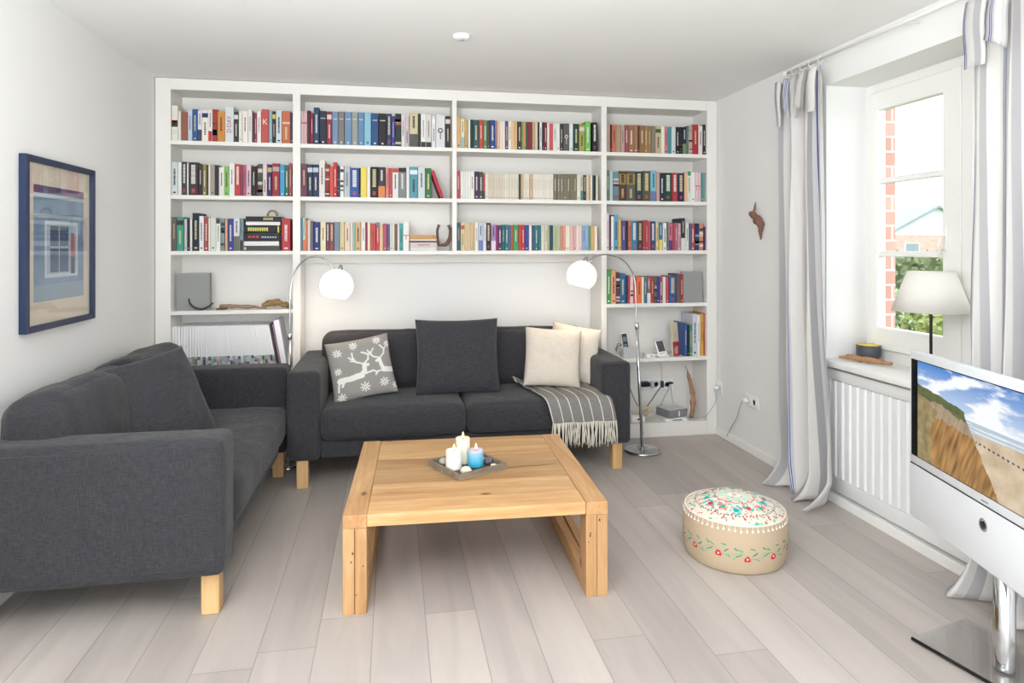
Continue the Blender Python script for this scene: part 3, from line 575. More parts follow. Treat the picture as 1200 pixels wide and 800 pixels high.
def letters(text, size, mat, parent, loc, rot, name='lettering', ext=.0003):
    cu = bpy.data.curves.new('txt', 'FONT'); cu.body = text; cu.size = size; cu.align_x = 'CENTER'; cu.align_y = 'CENTER'; cu.extrude = ext; cu.resolution_u = 3
    tmp = bpy.data.objects.new('txt', cu); COL.objects.link(tmp); dg = bpy.context.evaluated_depsgraph_get(); me = bpy.data.meshes.new_from_object(tmp.evaluated_get(dg))
    bpy.data.objects.remove(tmp); me.name = name; me.materials.clear(); me.materials.append(mat)
    o = bpy.data.objects.new(name, me); COL.objects.link(o); o.location = loc; o.rotation_euler = rot; o.parent = parent; return o
for b_ in allb:
    z0 = SHELF_Z[b_['sh']] + .0003; d = rnd.uniform(.125, .165) if b_['h'] < .23 else rnd.uniform(.15, .19)
    if b_['fl'] == 'p' or b_['col'] == '7d7860': d = .125
    c, pg, cols = book_geo(b_['x0'], b_['x1'], z0, b_['h'], b_['yf'], d, b_['col'], b_['fl'], rnd)
    if not b_['keep']:
        for h_ in cols + ['PAGES']:
            if h_ not in stuff_cols: stuff_cols.append(h_)
        for f, m_ in zip(c.f, c.m): stuff.f.append(tuple(i + len(stuff.v) for i in f)); stuff.m.append(stuff_cols.index(cols[m_])); stuff.c.append((1, 1, 1)); stuff.sm.append(False)
        stuff.v += c.v
        stuff.add(pg.v, pg.f, stuff_cols.index('PAGES')); continue
    og = ((b_['x0'] + b_['x1']) / 2, b_['yf'] + d / 2, z0)
    o = c.build('book', [bm_(h_) for h_ in cols], origin=og)
    tag(o, b_['label'], 'book', GRP(b_['sh'], b_['bay']))
    p = pg.build('pages', m_pages, origin=og); p.parent = o; p.location = (0, 0, 0)
    if b_['fl'] == 'lean': o.rotation_euler = (0, R(-20), 0); o.location.z += .0085; o.location.x += .03
    if b_['fl'] == 'K': letters('K', .05, bm_('f0ece8'), o, (0, -d / 2 - .0008, b_['h'] * .62), (R(90), 0, 0))
    if b_['fl'] == 'DAY': letters('D·DAY', .036, bm_('b02c4c'), o, (0, -d / 2 - .0008, b_['h'] * .5), (R(90), R(-90), 0))
st = stuff.build('narrow_books', [m_pages if h_ == 'PAGES' else bm_(h_) for h_ in stuff_cols])
tag(st, 'thinnest of the books squeezed in between the thicker ones on the shelves', 'books', kind='stuff')
print('books', len(allb), 'kept', sum(b_['keep'] for b_ in allb))

# lying stacks
def flat_stack(ox, oy, sc_, sh, items, what, group):
    for i, (xa, xb, ya, yb, hcol, deco, lbl) in enumerate(items):
        yf = 4.512 + (i % 3) * .004
        A = on_y(ox + xa / sc_, oy + ya / sc_, yf); B = on_y(ox + xb / sc_, oy + yb / sc_, yf)
        z1 = A.z; z0 = max(B.z, SHELF_Z[sh] + .0005) + .0005
        if i == len(items) - 1: z0 = SHELF_Z[sh] + .0004
        X0, X1 = A.x, B.x; d = .15; t = .0022; c = MB(); cols = [hcol]
        c.box((X0, yf, z0), (X1, yf + .003, z1)).box((X0, yf + .003, z0), (X1, yf + d, z0 + t)).box((X0, yf + .003, z1 - t), (X1, yf + d, z1))
        for dc, a, b2, zz0, zz1 in deco:
            if dc not in cols: cols.append(dc)
            c.box((X0 + (X1 - X0) * a, yf - .0005, z0 + (z1 - z0) * zz0), (X0 + (X1 - X0) * b2, yf + .001, z0 + (z1 - z0) * zz1), cols.index(dc))
        og = ((X0 + X1) / 2, yf + d / 2, z0)
        o = c.build('book', [bm_(q) for q in cols], origin=og); tag(o, lbl, 'book', group)
        p = MB().box((X0 + .003, yf + .003, z0 + t), (X1 - .003, yf + d - .003, z1 - t)).build('pages', m_pages, origin=og); p.parent = o; p.location = (0, 0, 0)
def dash(h_, a, b2, n, z0=.25, z1=.75):
    s_ = (b2 - a) / n; return [(h_, a + i * s_, a + i * s_ + s_ * .72, z0, z1) for i in range(n)]
flat_stack(180, 180, 6.156, 2, [
 (664, 920, 452, 488, '26262a', dash('d8c060', .5, .78, 5), 'black book lying topmost in the lying stack by the picture wall'),
 (666, 914, 490, 517, 'ecebec', [], 'white book lying under the topmost black book of the stack'),
 (655, 905, 520, 570, '24262a', dash('e4dc50', .1, .7, 9) + [('e8d838', .96, 1, 0, 1)], 'black lying book with yellow and white letters on its spine'),
 (652, 905, 574, 630, '26282c', dash('c83448', .12, .45, 3, .4, .7) + dash('b8c4e0', .5, .95, 6, .4, .6), 'black lying book with red and pale blue letters on its spine'),
 (648, 905, 632, 664, 'ecebe6', [], 'white lying book second from the bottom of the stack'),
 (646, 912, 666, 693, '4c504c', dash('dcdcd8', .03, .1, 1), 'dark grey lying book at the bottom of the stack')], '', 'stack of lying books on the third shelf')
flat_stack(340, 180, 5.714, 2, [
 (802, 978, 543, 572, 'd09c54', dash('a87838', .88, .96, 1), 'ochre book lying topmost of the low stack by the curved horn'),
 (802, 980, 573, 583, 'f0e4d8', [], 'cream thin book lying right under the ochre one'),
 (802, 984, 584, 594, '704068', [], 'plum thin book lying in the middle of the low stack'),
 (803, 982, 595, 622, 'dcc8bc', dash('9c7c6c', .28, .75, 8, .3, .6), 'pinkish beige book lying under the thin plum one'),
 (803, 980, 624, 642, 'e0e0da', [], 'pale grey book lying at the bottom of the low stack')], '', 'low stack of lying books above the deer cushion')
# ================================================================== SOFAS
m_sofa = linen('charcoal_weave', '#29292d', '#424246', 620)
m_sofa_t = linen('throw_charcoal_weave', '#2c2c31', '#46464b', 520)
m_birch = wood('birch_wood', '#d6b382', '#bd935f', 2, .45, 8, tint=False, knots=False)
m_metal = pm('chrome', '#c4c6c8', .12, metal=1); m_dark = pm('dark_gap', '#17171a', .9)
def sofa(label, loc, rz, W, D, wrinkle, leg_in=.05, one_seat=False, back=(.255, .095, -11, .05)):
    s = empty('sofa', label, 'sofa', loc, rz)
    H, A, Z0, ZSeat = .665, .18, .16, .445
    # base with front rail
    mb = MB(); softbox(mb, (W / 2 - A - .002, (D - .04) / 2, .055), .015, (0, .002, 0), 8, Matrix.Translation((0, D / 2 + .02, Z0 + .055)))
    mb.build('base_frame', m_sofa, s)
    for sg in (-1, 1):
        mb = MB(); softbox(mb, (A / 2, D / 2 - .003, (H - Z0) / 2), .028, (.004, .003, .005), 14, Matrix.Translation((sg * (W / 2 - A / 2), D / 2, (H + Z0) / 2)), .0015, sg * 3)
        # piping seam round the outer face
        a = mb.build('arm', m_sofa, s)
        xo = sg * (W / 2 + .0015)
        pts = [(xo, .028, Z0 + .02), (xo, .026, H - .035), (xo, .036, H - .026), (xo, D - .036, H - .026)]
        MB().tube([Vector((sg * (W / 2 - .001), p[1], p[2])) for p in pts], .0022, 6).build('seam', m_sofa, a)
    mb = MB(); softbox(mb, (W / 2 - A, .08, (H - Z0 - .05) / 2), .03, (0, .004, .004), 10, Matrix.Translation((0, D - .085, (H - .05 + Z0) / 2)))
    mb.build('back_frame', m_sofa, s)
    cw = (W - 2 * A) / 2
    for sg in (-1, 1):
        if one_seat and sg < 0: pass
        else:
            sxx, shw = (0, cw - .003) if one_seat else (sg * cw / 2, cw / 2 - .003)
            mb = MB(); softbox(mb, (shw, (D - .17) / 2, .088), .045, (0, .008, .016), 20, Matrix.Translation((sxx, (D - .17) / 2 - .01, ZSeat - .088)), wrinkle * .5, sg * 2 + W)
            mb.build('seat_cushion', m_sofa, s)
        hb = .195
        M = Matrix.Translation((sg * (cw + back[3]) / 2, D - back[0], ZSeat + .182)) @ Matrix.Rotation(R(back[2]), 4, 'X')
        mb = MB(); softbox(mb, ((cw + back[3]) / 2 - .004, back[1], hb), .07, (.0, .035, .004), 22, M, wrinkle, sg * 5 + W)
        mb.build('back_cushion', m_sofa, s)
    for sx in (-1, 1):
        for y in (.06, D - .018):
            x = sx * (W / 2 - leg_in - .032)
            MB().box((x - .032, y - .032, 0), (x + .032, y + .032, Z0 + .003), bev=.003).build('leg', m_birch, s)
    return s
S2 = sofa('charcoal three-seat sofa standing in the niche of the bookcase', (.4325, 3.86, 0), 0, 2.04, .84, .006)
S1 = sofa('charcoal two-seat sofa standing along the wall under the framed print', (-.612, 3.395, 0), R(90), 1.65, .85, .014, one_seat=True, back=(.175, .115, -13, .07))
# S1's local -Y front now faces +X

def place_pillow(name, label, cat, W, H, T, c, yaw, lean, roll, mat, seed, wr=.006, n=26, group=None, colfn=None, sag=0):
    """yaw 0 faces the camera side (-Y); lean tips the top backwards; roll turns it in its own plane"""
    mb = pillow(W, H, T, n, seed, wr, .05, colfn, sag)
    o = mb.build(name, mat, weld=True, col=colfn is not None)
    o.matrix_world = Matrix.Translation(c) @ Matrix.Rotation(yaw, 4, 'Z') @ Matrix.Rotation(lean, 4, 'X') @ Matrix.Rotation(roll, 4, 'Y')
    tag(o, label, cat, group); return o
TH = 'throw cushions on the sofas'
place_pillow('throw_cushion', 'dark charcoal square cushion in the middle of the niche sofa', 'cushion', .53, .47, .17, (.405, 4.16, .685), 0, R(-14), R(0), m_sofa_t, 3, .008, group=TH)
place_pillow('throw_cushion', 'dark charcoal cushion leaning on the two-seat sofa under the print', 'cushion', .47, .47, .16, (-1.07, 3.33, .64), R(58), R(-24), R(-6), m_sofa_t, 8, .012, group=TH)
m_beige = linen('beige_linen', '#cbc1b4', '#d9d0c4', 500)
place_pillow('throw_cushion', 'plain beige linen cushion standing in front of the other beige one', 'cushion', .37, .38, .13, (1.02, 4.14, .66), R(-8), R(-15), R(3.5), m_beige, 12, .006, group=TH)
place_pillow('throw_cushion', 'plain beige linen cushion wedged between its twin and the sofa arm', 'cushion', .37, .37, .13, (1.19, 4.27, .665), R(-42), R(-10), R(6), m_beige, 21, .006, group=TH)

# deer cushion: pattern woven into the front
def seg(p, a, b):
    ax, ay = a; bx, by = b; dx, dy = bx - ax, by - ay; t = max(0, min(1, ((p[0] - ax) * dx + (p[1] - ay) * dy) / (dx * dx + dy * dy + 1e-9)))
    return math.hypot(p[0] - ax - t * dx, p[1] - ay - t * dy)
DEERS = [  # (polyline, half width) in cushion-front units 0..1 from the top-left corner
 [[(.13, .66), (.3, .655), (.47, .63)], .045], [[(.47, .63), (.53, .56), (.545, .47)], .035], [[(.13, .66), (.10, .74), (.09, .82)], .016], [[(.2, .67), (.16, .75)], .018],
 [[(.5, .61), (.6, .60), (.66, .585), (.72, .63)], .014], [[(.545, .47), (.60, .475)], .025],
 [[(.53, .45), (.42, .40), (.38, .32), (.385, .24)], .013], [[(.38, .36), (.32, .31)], .011], [[(.40, .39), (.34, .37)], .010], [[(.55, .44), (.62, .38), (.63, .30), (.53, .255)], .013], [[(.63, .33), (.67, .27)], .010],
 [[(.98, .62), (.9, .61), (.83, .595)], .042], [[(.83, .59), (.80, .52), (.79, .44)], .030], [[(.79, .42), (.74, .44)], .022], [[(.8, .61), (.73, .61), (.69, .66)], .013],
 [[(.79, .40), (.70, .36), (.66, .29), (.63, .24)], .012], [[(.67, .31), (.70, .26), (.73, .22)], .009], [[(.80, .40), (.88, .34), (.90, .27), (.84, .19)], .012], [[(.89, .28), (.93, .23)], .009]]
FLAKES = [(.16, .20, .075), (.42, .12, .07), (.80, .10, .07), (.97, .19, .06), (.12, .50, .06), (.50, .82, .085), (.80, .80, .08), (.99, .88, .06), (.13, .93, .075)]
GREY = srgb('#908d8a'); WHT = srgb('#dcdad4')
def wp(t): a = -1 + 2 * t; a = math.copysign(1 - (1 - abs(a)) ** 1.25, a); return (a + 1) / 2
def deer(u, v):
    p = (wp(u), 1 - wp(v))
    for pl, hw in DEERS:
        for i in range(len(pl) - 1):
            if seg(p, pl[i], pl[i + 1]) < hw: return WHT
    for cx, cy, r in FLAKES:
        d = math.hypot(p[0] - cx, p[1] - cy)
        if d < r:
            an = math.atan2(p[1] - cy, p[0] - cx) * 4 / math.pi; k = abs(an - round(an)) * math.pi / 4 * d
            if k < .009 and d > .012: return WHT
            if abs(d - r * .62) < .010 and abs(an - round(an)) < .3: return WHT
    return GREY
m_deer = attr_mat('grey_knit_with_deer', .95, spec=.1, bump=(240, .3))
ca = place_pillow('throw_cushion', 'grey cushion with two white leaping deer and snowflakes', 'cushion', .385, .37, .12, (-.188, 4.13, .632), R(6), R(-16), R(-9), m_deer, 31, .005, n=150, group=TH, colfn=deer)
for p in ca.data.polygons: pass
_c = ca.data.color_attributes['Col']; _d = [0.0] * (len(_c.data) * 4); _c.data.foreach_get('color', _d)
for i in range(0, len(_d), 4):
    if _d[i] > .999 and _d[i + 1] > .999: _d[i:i + 3] = GREY
_c.data.foreach_set('color', _d)

# ---------------- woollen throw over the end of the sofa
mt = bpy.data.materials.new('striped_wool'); mt.use_nodes = True; nt = mt.node_tree; N = nt.nodes; L = nt.links; b = N['Principled BSDF']
b.inputs['Roughness'].default_value = 1; b.inputs['Specular IOR Level'].default_value = .1
uv = N.new('ShaderNodeUVMap'); sx = N.new('ShaderNodeSeparateXYZ'); L.new(uv.outputs[0], sx.inputs[0])
m1 = N.new('ShaderNodeMath'); m1.operation = 'MULTIPLY_ADD'; m1.inputs[1].default_value = 6.4; m1.inputs[2].default_value = .42; L.new(sx.outputs['X'], m1.inputs[0])
m2 = N.new('ShaderNodeMath'); m2.operation = 'FRACT'; L.new(m1.outputs[0], m2.inputs[0])
cr = N.new('ShaderNodeValToRGB'); cr.color_ramp.interpolation = 'CONSTANT'; e = cr.color_ramp.elements; e[0].color = (0, 0, 0, 1); e[1].position = .47; e[1].color = (1, 1, 1, 1); e2 = e.new(.55); e2.color = (0, 0, 0, 1); L.new(m2.outputs[0], cr.inputs[0])
tc = N.new('ShaderNodeTexCoord'); wv = N.new('ShaderNodeTexNoise'); wv.inputs['Scale'].default_value = 140; L.new(tc.outputs['Object'], wv.inputs['Vector'])
g1 = N.new('ShaderNodeMix'); g1.data_type = 'RGBA'; g1.inputs[6].default_value = (*srgb('#5d5c5a'), 1); g1.inputs[7].default_value = (*srgb('#928f8b'), 1); L.new(wv.outputs['Fac'], g1.inputs[0])
g2 = N.new('ShaderNodeMix'); g2.data_type = 'RGBA'; g2.inputs[7].default_value = (*srgb('#d8d3ca'), 1); L.new(g1.outputs[2], g2.inputs[6]); L.new(cr.outputs[0], g2.inputs[0]); L.new(g2.outputs[2], b.inputs['Base Color'])
bp = N.new('ShaderNodeBump'); bp.inputs['Strength'].default_value = .4; bp.inputs['Distance'].default_value = .002; L.new(wv.outputs['Fac'], bp.inputs['Height']); L.new(bp.outputs[0], b.inputs['Normal'])
path = smoothpath([(4.42, .505), (4.32, .478), (4.15, .474), (4.0, .474), (3.90, .470), (3.845, .452), (3.822, .41), (3.818, .36), (3.822, .315)], 6)
pl = [0]
for i in range(1, len(path)): pl.append(pl[-1] + (Vector(path[i][:2]) - Vector(path[i - 1][:2])).length)
mb = MB(); nu = 60; uvs = []
def path2(t):
    s_ = t * pl[-1]; i = next((k for k in range(1, len(pl)) if pl[k] >= s_), len(pl) - 1); f = (s_ - pl[i - 1]) / max(pl[i] - pl[i - 1], 1e-6)
    a = path[i - 1]; b2 = path[i]; return a[0] + (b2[0] - a[0]) * f, a[1] + (b2[1] - a[1]) * f
path = [Vector((p[0], p[1])) for p in [tuple(q) for q in path]] if len(path[0]) == 2 else path
def thr(u, v):
    y, z = path2(v)
    x0 = .80 + .16 * max(0, (v - .12)) ** 1.1; x1 = 1.255 + (.085 * max(0, (v - .45) / .55) ** .8)
    x = x0 + (x1 - x0) * u
    e = max(0, (v - .62) / .38)
    y -= .007 * e * (1 + math.sin(u * 15 + .6)) ; z += .006 * math.sin(u * 19 + v * 6) * (1 - e) + .004
    if u < .05: z += .0
    # bunched up at the far inner corner under the beige cushion
    if v < .55: z += .035 * math.exp(-((u) / .10) ** 2) * (1 - v / .55) * (1 + .4 * math.sin(v * 40)); x -= .03 * math.exp(-(u / .1) ** 2) * math.sin(v * 6)
    return Vector((x, y - .002, z))
mb.grid(thr, nu, 60)
uvs = [(i / nu, j / 60) for j in range(61) for i in range(nu + 1)]
th = mb.build('throw_blanket', mt, uv=uvs)
sd = th.modifiers.new('thick', 'SOLIDIFY'); sd.thickness = .006; sd.offset = 1
tag(th, 'grey woollen blanket with thin white stripes hanging over the sofa seat', 'blanket')
fr_ = MB(); rnd = random.Random(4)
for i in range(64):
    u = (i + .5) / 64; p = thr(u, 1); l = rnd.uniform(.115, .155); a = rnd.uniform(-.012, .012)
    fr_.tube(smoothpath([p + Vector((0, 0, .004)), p + Vector((a, -.006 + rnd.uniform(-.004, .002), -l * .5)), p + Vector((a * 1.8, -.003 + rnd.uniform(-.006, .004), -l))], 3), [.003, .0032, .003, .0034, .0036, .003, .0026], 5)
f_ = fr_.build('fringe', pm('cream_wool', '#cfc9bd', 1)); f_.parent = th; f_['label'] = 'cream knotted fringe along the hem'

# ================================================================== COFFEE TABLE
TB = empty('coffee_table', 'low solid oak coffee table with sled-shaped leg frames', 'table', (.345, 2.975, 0), R(-2.3))
m_oakx = wood('oak_long_grain', '#cba67a', '#a97c4e', 0, .5, 10); m_oaky = wood('oak_cross_grain', '#c9a478', '#a97b4e', 1, .5, 10); m_oakz = wood('oak_post_grain', '#c6a074', '#a5794c', 2, .5, 12)
TW, TD, TH_, tk, pw = 1.02, .945, .372, .046, .088
mb = MB(); rnd = random.Random(2)
ws = [.115, .165, .15, .16, .13, .14]; y = -TD / 2; tot = sum(ws)
for i, w_ in enumerate(ws):
    w_ = w_ * TD / tot; t = rnd.uniform(.80, 1.06); lt = 1.32 if i == 0 else 1.12 if i == 1 else t
    lt = (1.0 + .16 * (i == 0)) * (1 + .0 * t) if i < 1 else t
    mb.box((-TW / 2 + pw + .0012, y + .0006, TH_ - tk), (TW / 2 - pw - .0012, y + w_ - .0006, TH_ - (.0008 if i % 2 else 0)), bev=.0016, col=(lt, lt * .99, lt * .96)); y += w_
TT = mb.build('tabletop', m_oakx, TB, col=True)
# drying cracks in the planks
ck = MB()
for (xa, ya, xb, yb, w_) in ((-.16, -.01, .12, -.045, .0022), (.05, -.04, .40, -.005, .0026), (-.1, .19, .1, .2, .0012), (-.40, -.26, -.28, -.262, .001)):
    n = 16
    for k in range(n):
        a = k / n; c_ = (k + 1) / n; f = lambda q: (xa + (xb - xa) * q, ya + (yb - ya) * q + .004 * math.sin(q * 14 + xa * 9)); p, q = f(a), f(c_); h = w_ * (.4 + math.sin(math.pi * (a + .02)))
        ck.add([(p[0], p[1] - h, TH_ + .0003), (q[0], q[1] - h, TH_ + .0003), (q[0], q[1] + h, TH_ + .0003), (p[0], p[1] + h, TH_ + .0003)], [(0, 1, 2, 3)])
ck.build('crack', pm('crack_brown', '#5a3a20', .9), TT)
for sx_ in (-1, 1):
    xa = sx_ * TW / 2; xb = xa - sx_ * pw
    MB().box((xa, -TD / 2, TH_ - tk - .004), (xb, TD / 2, TH_ + .0005), bev=.002, col=(1.0, .98, .95)).build('side_plank', m_oaky, TB, col=True)
    for sy in (-1, 1):
        t = rnd.uniform(.92, 1.05); ya = sy * TD / 2; yb = ya - sy * .10
        mbl = MB(); mbl.box((xa, ya, .0), (xa - sx_ * pw * .49, yb, TH_ - tk - .0045), bev=.002, col=(t, t, t)).box((xa - sx_ * pw * .51, ya, .0), (xb, yb, TH_ - tk - .0045), bev=.002, col=(t * .95, t * .94, t * .92))
        lg = mbl.build('leg', m_oakz, TB, col=True)
        for q in range(4):
            kb = MB(); kx, kz = xa - sx_ * rnd.uniform(.01, pw - .01), rnd.uniform(.03, TH_ - tk - .02); r_ = rnd.uniform(.0015, .004)
            kb.prism([(kx + r_ * math.cos(a), kz + r_ * 1.5 * math.sin(a)) for a in [k * math.pi / 4 for k in range(8)]], 1, ya + sy * .0003, ya - sy * .001)
            kb.build('knot', pm('knot_brown', '#60401f', .9), lg)
    MB().box((xa - sx_ * .004, -TD / 2 + .1005, 0), (xa - sx_ * pw * .48, TD / 2 - .1005, .07), bev=.003, col=(.93, .9, .86)).box((xa - sx_ * pw * .54, -TD / 2 + .1005, 0), (xb, TD / 2 - .1005, .07), bev=.003, col=(.88, .85, .8)).build('bottom_rail', m_oaky, TB, col=True)

# tray with candles and stones
def tray_pt(px, py, z=TH_ + .002): return on_z(px, py, z)
tc_ = (tray_pt(494, 545) + tray_pt(594, 549)) / 2; f0 = tray_pt(538, 563.5)
tl, tr_ = tray_pt(495, 545), tray_pt(593, 549)
side = .258; ang = math.atan2(tr_.y - f0.y, tr_.x - f0.x)
TR = empty('wooden_tray', 'square grey-brown wooden tray turned cornerwise on the coffee table', 'tray', (0, 0, 0))
e1 = Vector((math.cos(ang), math.sin(ang), 0)); e2_ = Vector((-e1.y, e1.x, 0)); cen = f0 + (e1 + e2_) * side / 2 + Vector((0, 0, -.0)); TR.location = (cen.x, cen.y, TH_ + .0012); TR.rotation_euler = (0, 0, ang)
m_tray = wood('weathered_tray_wood', '#8d8070', '#655a4c', 0, .75, 14, tint=False, knots=False); m_tray_in = pm('tray_bottom', '#4a443d', .8)
h = side / 2
MB().box((-h + .004, -h + .004, .0005), (h - .004, h - .004, .006)).build('tray_bottom', m_tray_in, TR)
for k in range(4):
    M = Matrix.Rotation(k * math.pi / 2, 4, 'Z'); mbx = MB()
    mbx.prism([(-h, 0), (-h, .026), (-h + .012, .026), (-h + .010, 0)], 0, -h, h - .0121, M=M); mbx.build('rim', m_tray, TR)
def candle(label, px, py, w_px, h, col, col2=None):
    p = on_z(px, py, TH_ + .0085); r_ = w_px / 2 / F * (p.x * ST + p.y * CT)
    c = empty('pillar_candle', label, 'candle', (p.x, p.y + r_ * .8, TH_ + .0085), 0, 'burning pillar candles on the tray')
    mw = attr_mat('candle_wax', .45, spec=.4)
    prof = [(0, 0), (r_ * .97, 0), (r_, .004)] + [(r_, .004 + (h - .010) * k / 16) for k in range(1, 17)] + [(r_ * .96, h), (r_ * .8, h - .001), (r_ * .5, h - .007), (0, h - .008)]
    mb = MB(); mb.lathe(prof, 28)
    cc = [srgb(col), srgb(col2 or col)]
    for i, f in enumerate(mb.f):
        z = sum(mb.v[k][2] for k in f) / len(f) / h; t = max(0, min(1, (z - .1) / .75)) ** 1.2
        mb.c[i] = tuple(cc[0][k] * (1 - t) + cc[1][k] * t for k in range(3)) if z < .86 or not col2 else srgb('#b9b4c4')
    o = mb.build('wax_body', mw, c, col=True)
    MB().tube([(0, 0, h - .008), (.0008, 0, h), (.0015, 0, h + .005)], .0011, 6).build('wick', m_dark, c)
    fl = MB(); fl.lathe([(0, 0), (.003, .003), (.0048, .008), (.004, .014), (.0018, .021), (0, .027)], 12, at=(.0012, 0, h + .001)); fl.build('flame', pm('flame', '#ffb45a', .5, emis=('#ffc477', 9)), c)
candle('tall cream pillar candle behind the two shorter ones', 543, 544, 17, .115, '#e6e0cb')
candle('short white pillar candle in front of the cream one', 532.5, 551, 19, .083, '#ece8e2')
candle('short blue pillar candle with a lilac top', 558.5, 548, 18.5, .075, '#2c9fc4', '#86bde0')
rnd = random.Random(9)
for (px, py, a, hh, col, lb) in ((519.5, 541, 9, .03, '#a8a49c', 'round grey stone in the far corner of the tray'), (545.5, 538.5, 7, .028, '#b5aa98', 'sandy stone between the cream candle and the blue one'), (572, 540, 9, .03, '#66676f', 'dark bluish stone beside the blue candle'),
        (578.5, 543.5, 7, .014, '#d9d3c6', 'pale flat pebble in the tray corner by the blue candle'), (546, 551, 12, .028, '#dcd9c6', 'cream stone lying in front between the two short candles'), (525, 546.5, 7, .014, '#cdc8c0', 'small pale pebble beside the white candle'), (567, 535.5, 6, .012, '#c9c3ba', 'small light pebble behind the dark bluish stone')):
    p = on_z(px, py, TH_ + .02); rr_ = a / 2 / F * (p.x * ST + p.y * CT) * 1.15
    mb = MB(); bmn = bmesh.new(); bmesh.ops.create_icosphere(bmn, subdivisions=3, radius=1)
    vs = []
    for v in bmn.verts:
        q = v.co * (1 + .22 * noise.noise(v.co * 1.3 + Vector((px, 0, 0)))); vs.append((q.x * rr_, q.y * rr_ * .9, q.z * hh / 2))
    zmin = min(v[2] for v in vs); mb.add([(v[0], v[1], v[2] - zmin) for v in vs], [tuple(v.index for v in f.verts) for f in bmn.faces], smooth=True); bmn.free()
    o = mb.build('stone', pm('stone_' + col[1:], col, .7, var=(40, .25))); o.location = (p.x, p.y, TH_ + .0078); tag(o, lb, 'stone', 'stones lying in the tray')

# ================================================================== POUF
pc = on_z(860, 672, 0); dp = pc.x * ST + pc.y * CT
PO = empty('pouf', 'round beige pouf embroidered with red flowers and white pompoms', 'pouf', (1.515, 2.735, 0))
Rp, Hp = .222, .205
BE, SIDE = srgb('#c3b4a0'), srgb('#b7a48c')
def side_col(u, v):
    # u around, v 0 bottom .. 1 top rim : vine of leaves with red flowers
    x = u * 2 * math.pi * Rp; z = v * Hp; per = .116; k = math.floor(x / per); lx = x - k * per
    cz = .088 + .006 * math.sin(k * 2.1)
    d = math.hypot(lx - per * .5, z - (cz - .012))
    if d < .0045: return srgb('#e8d0a0')
    if d < .0125 + .002 * math.cos(math.atan2(z - cz, lx - per * .5) * 6): return srgb('#c22a3e')
    for (ax, az, an, ln, c_) in ((.2, .0, .5, .022, '#2f8f72'), (.28, .022, -.4, .016, '#3d9d7c'), (.78, .008, .6, .02, '#2c8a70'), (.86, -.014, -.5, .018, '#5aa884'), (.70, .03, -.2, .017, '#3d9d7c'), (.05, -.012, .9, .015, '#6cb090'), (.12, .026, -.6, .014, '#2f8f72')):
        dx, dz = lx - per * ax, z - (cz + az); a = dx * math.cos(an) + dz * math.sin(an); b2 = -dx * math.sin(an) + dz * math.cos(an)
        if (a / ln) ** 2 + (b2 / .0042) ** 2 < .5: return srgb(c_)
    if abs(z - (cz + .012 * math.sin(x / per * 2 * math.pi))) < .0014: return srgb('#6aa98a')
    return SIDE
def top_col(u, v):
    r_ = (1 - v); a = u * 2 * math.pi; x, y = r_ * math.cos(a), r_ * math.sin(a)
    k = u * 14 % 1; kk = int(u * 14)
    if r_ < .14: return srgb('#d8a8a0') if math.hypot(x, y) < .05 else srgb('#dfe0d2')
    if .16 < r_ < .34 and noise.noise(Vector((x * 9, y * 9, 0))) > -.05: return srgb('#b8d8c4')
    if abs(r_ - .40) < .018 and (u * 60 % 1) < .6: return srgb('#b04858')
    if .45 < r_ < .78:
        d = math.hypot((k - .5) * r_ * .44, r_ - .60 - .03 * math.sin(kk * 3))
        if d < .055: return srgb(('#1f9aa0', '#c83c50', '#38a890')[kk % 3])
        if d < .11 and (math.atan2(k - .5, r_ - .6) * 3 / math.pi) % 1 < .5: return srgb(('#7cc8c0', '#48b0a4', '#d87c80')[kk % 3])
    if abs(r_ - .80) < .012 and (u * 70 % 1) < .55: return srgb('#9a5468')
    if noise.noise(Vector((x * 14, y * 14, 3))) > .33: return srgb('#58b4a4')
    if noise.noise(Vector((x * 15, y * 15, 9))) > .36: return srgb('#c85464')
    return srgb('#d9d0c0')
mb = MB()
def sidef(u, v):
    a = u * 2 * math.pi; bul = math.sin(math.pi * v) ** .6
    r_ = Rp * (.945 + .075 * bul) * (1 + .006 * math.sin(a * 9) * (1 - v)) + .002 * noise.noise(Vector((math.cos(a) * 3, math.sin(a) * 3, v * 2)))
    return Vector((r_ * math.cos(a), r_ * math.sin(a), .002 + v * Hp))
mb.grid(sidef, 480, 70, close_u=True, colfn=side_col)
m_emb = attr_mat('embroidered_canvas', .95, spec=.1, bump=(170, .35))
mb.build('side_cover', m_emb, PO, col=True)
mb = MB()
def topf(u, v):
    a = u * 2 * math.pi; r_ = 1 - v; R0 = Rp * .955
    z = Hp + .002 + .052 * (1 - r_ ** 2.4) + .004 * math.cos(a * 14) * r_ * (1 - r_) * 2
    if v < .02: z -= .003
    return Vector((R0 * r_ * math.cos(a), R0 * r_ * math.sin(a), z))
mb.grid(topf, 280, 60, close_u=True, colfn=top_col)
mb.build('top_cover', m_emb, PO, col=True, weld=True)
mb = MB(); mb.tube([(Rp * .965 * math.cos(a), Rp * .965 * math.sin(a), Hp + .001) for a in [k * 2 * math.pi / 72 for k in range(73)]], .004, 6)
rnd = random.Random(3)
for k in range(58):
    a = k * 2 * math.pi / 58; rr_ = Rp * .985; z = Hp - .014 - rnd.uniform(0, .004)
    mb.tube([(Rp * .97 * math.cos(a), Rp * .97 * math.sin(a), Hp), (rr_ * math.cos(a), rr_ * math.sin(a), z)], .0012, 4)
    mb.lathe([(0, -.0055), (.004, -.004), (.0058, 0), (.004, .004), (0, .0055)], 8, at=(rr_ * math.cos(a), rr_ * math.sin(a), z - .004))
pt = mb.build('pompom_trim', pm('cream_pompom', '#e6dfd0', 1), PO)

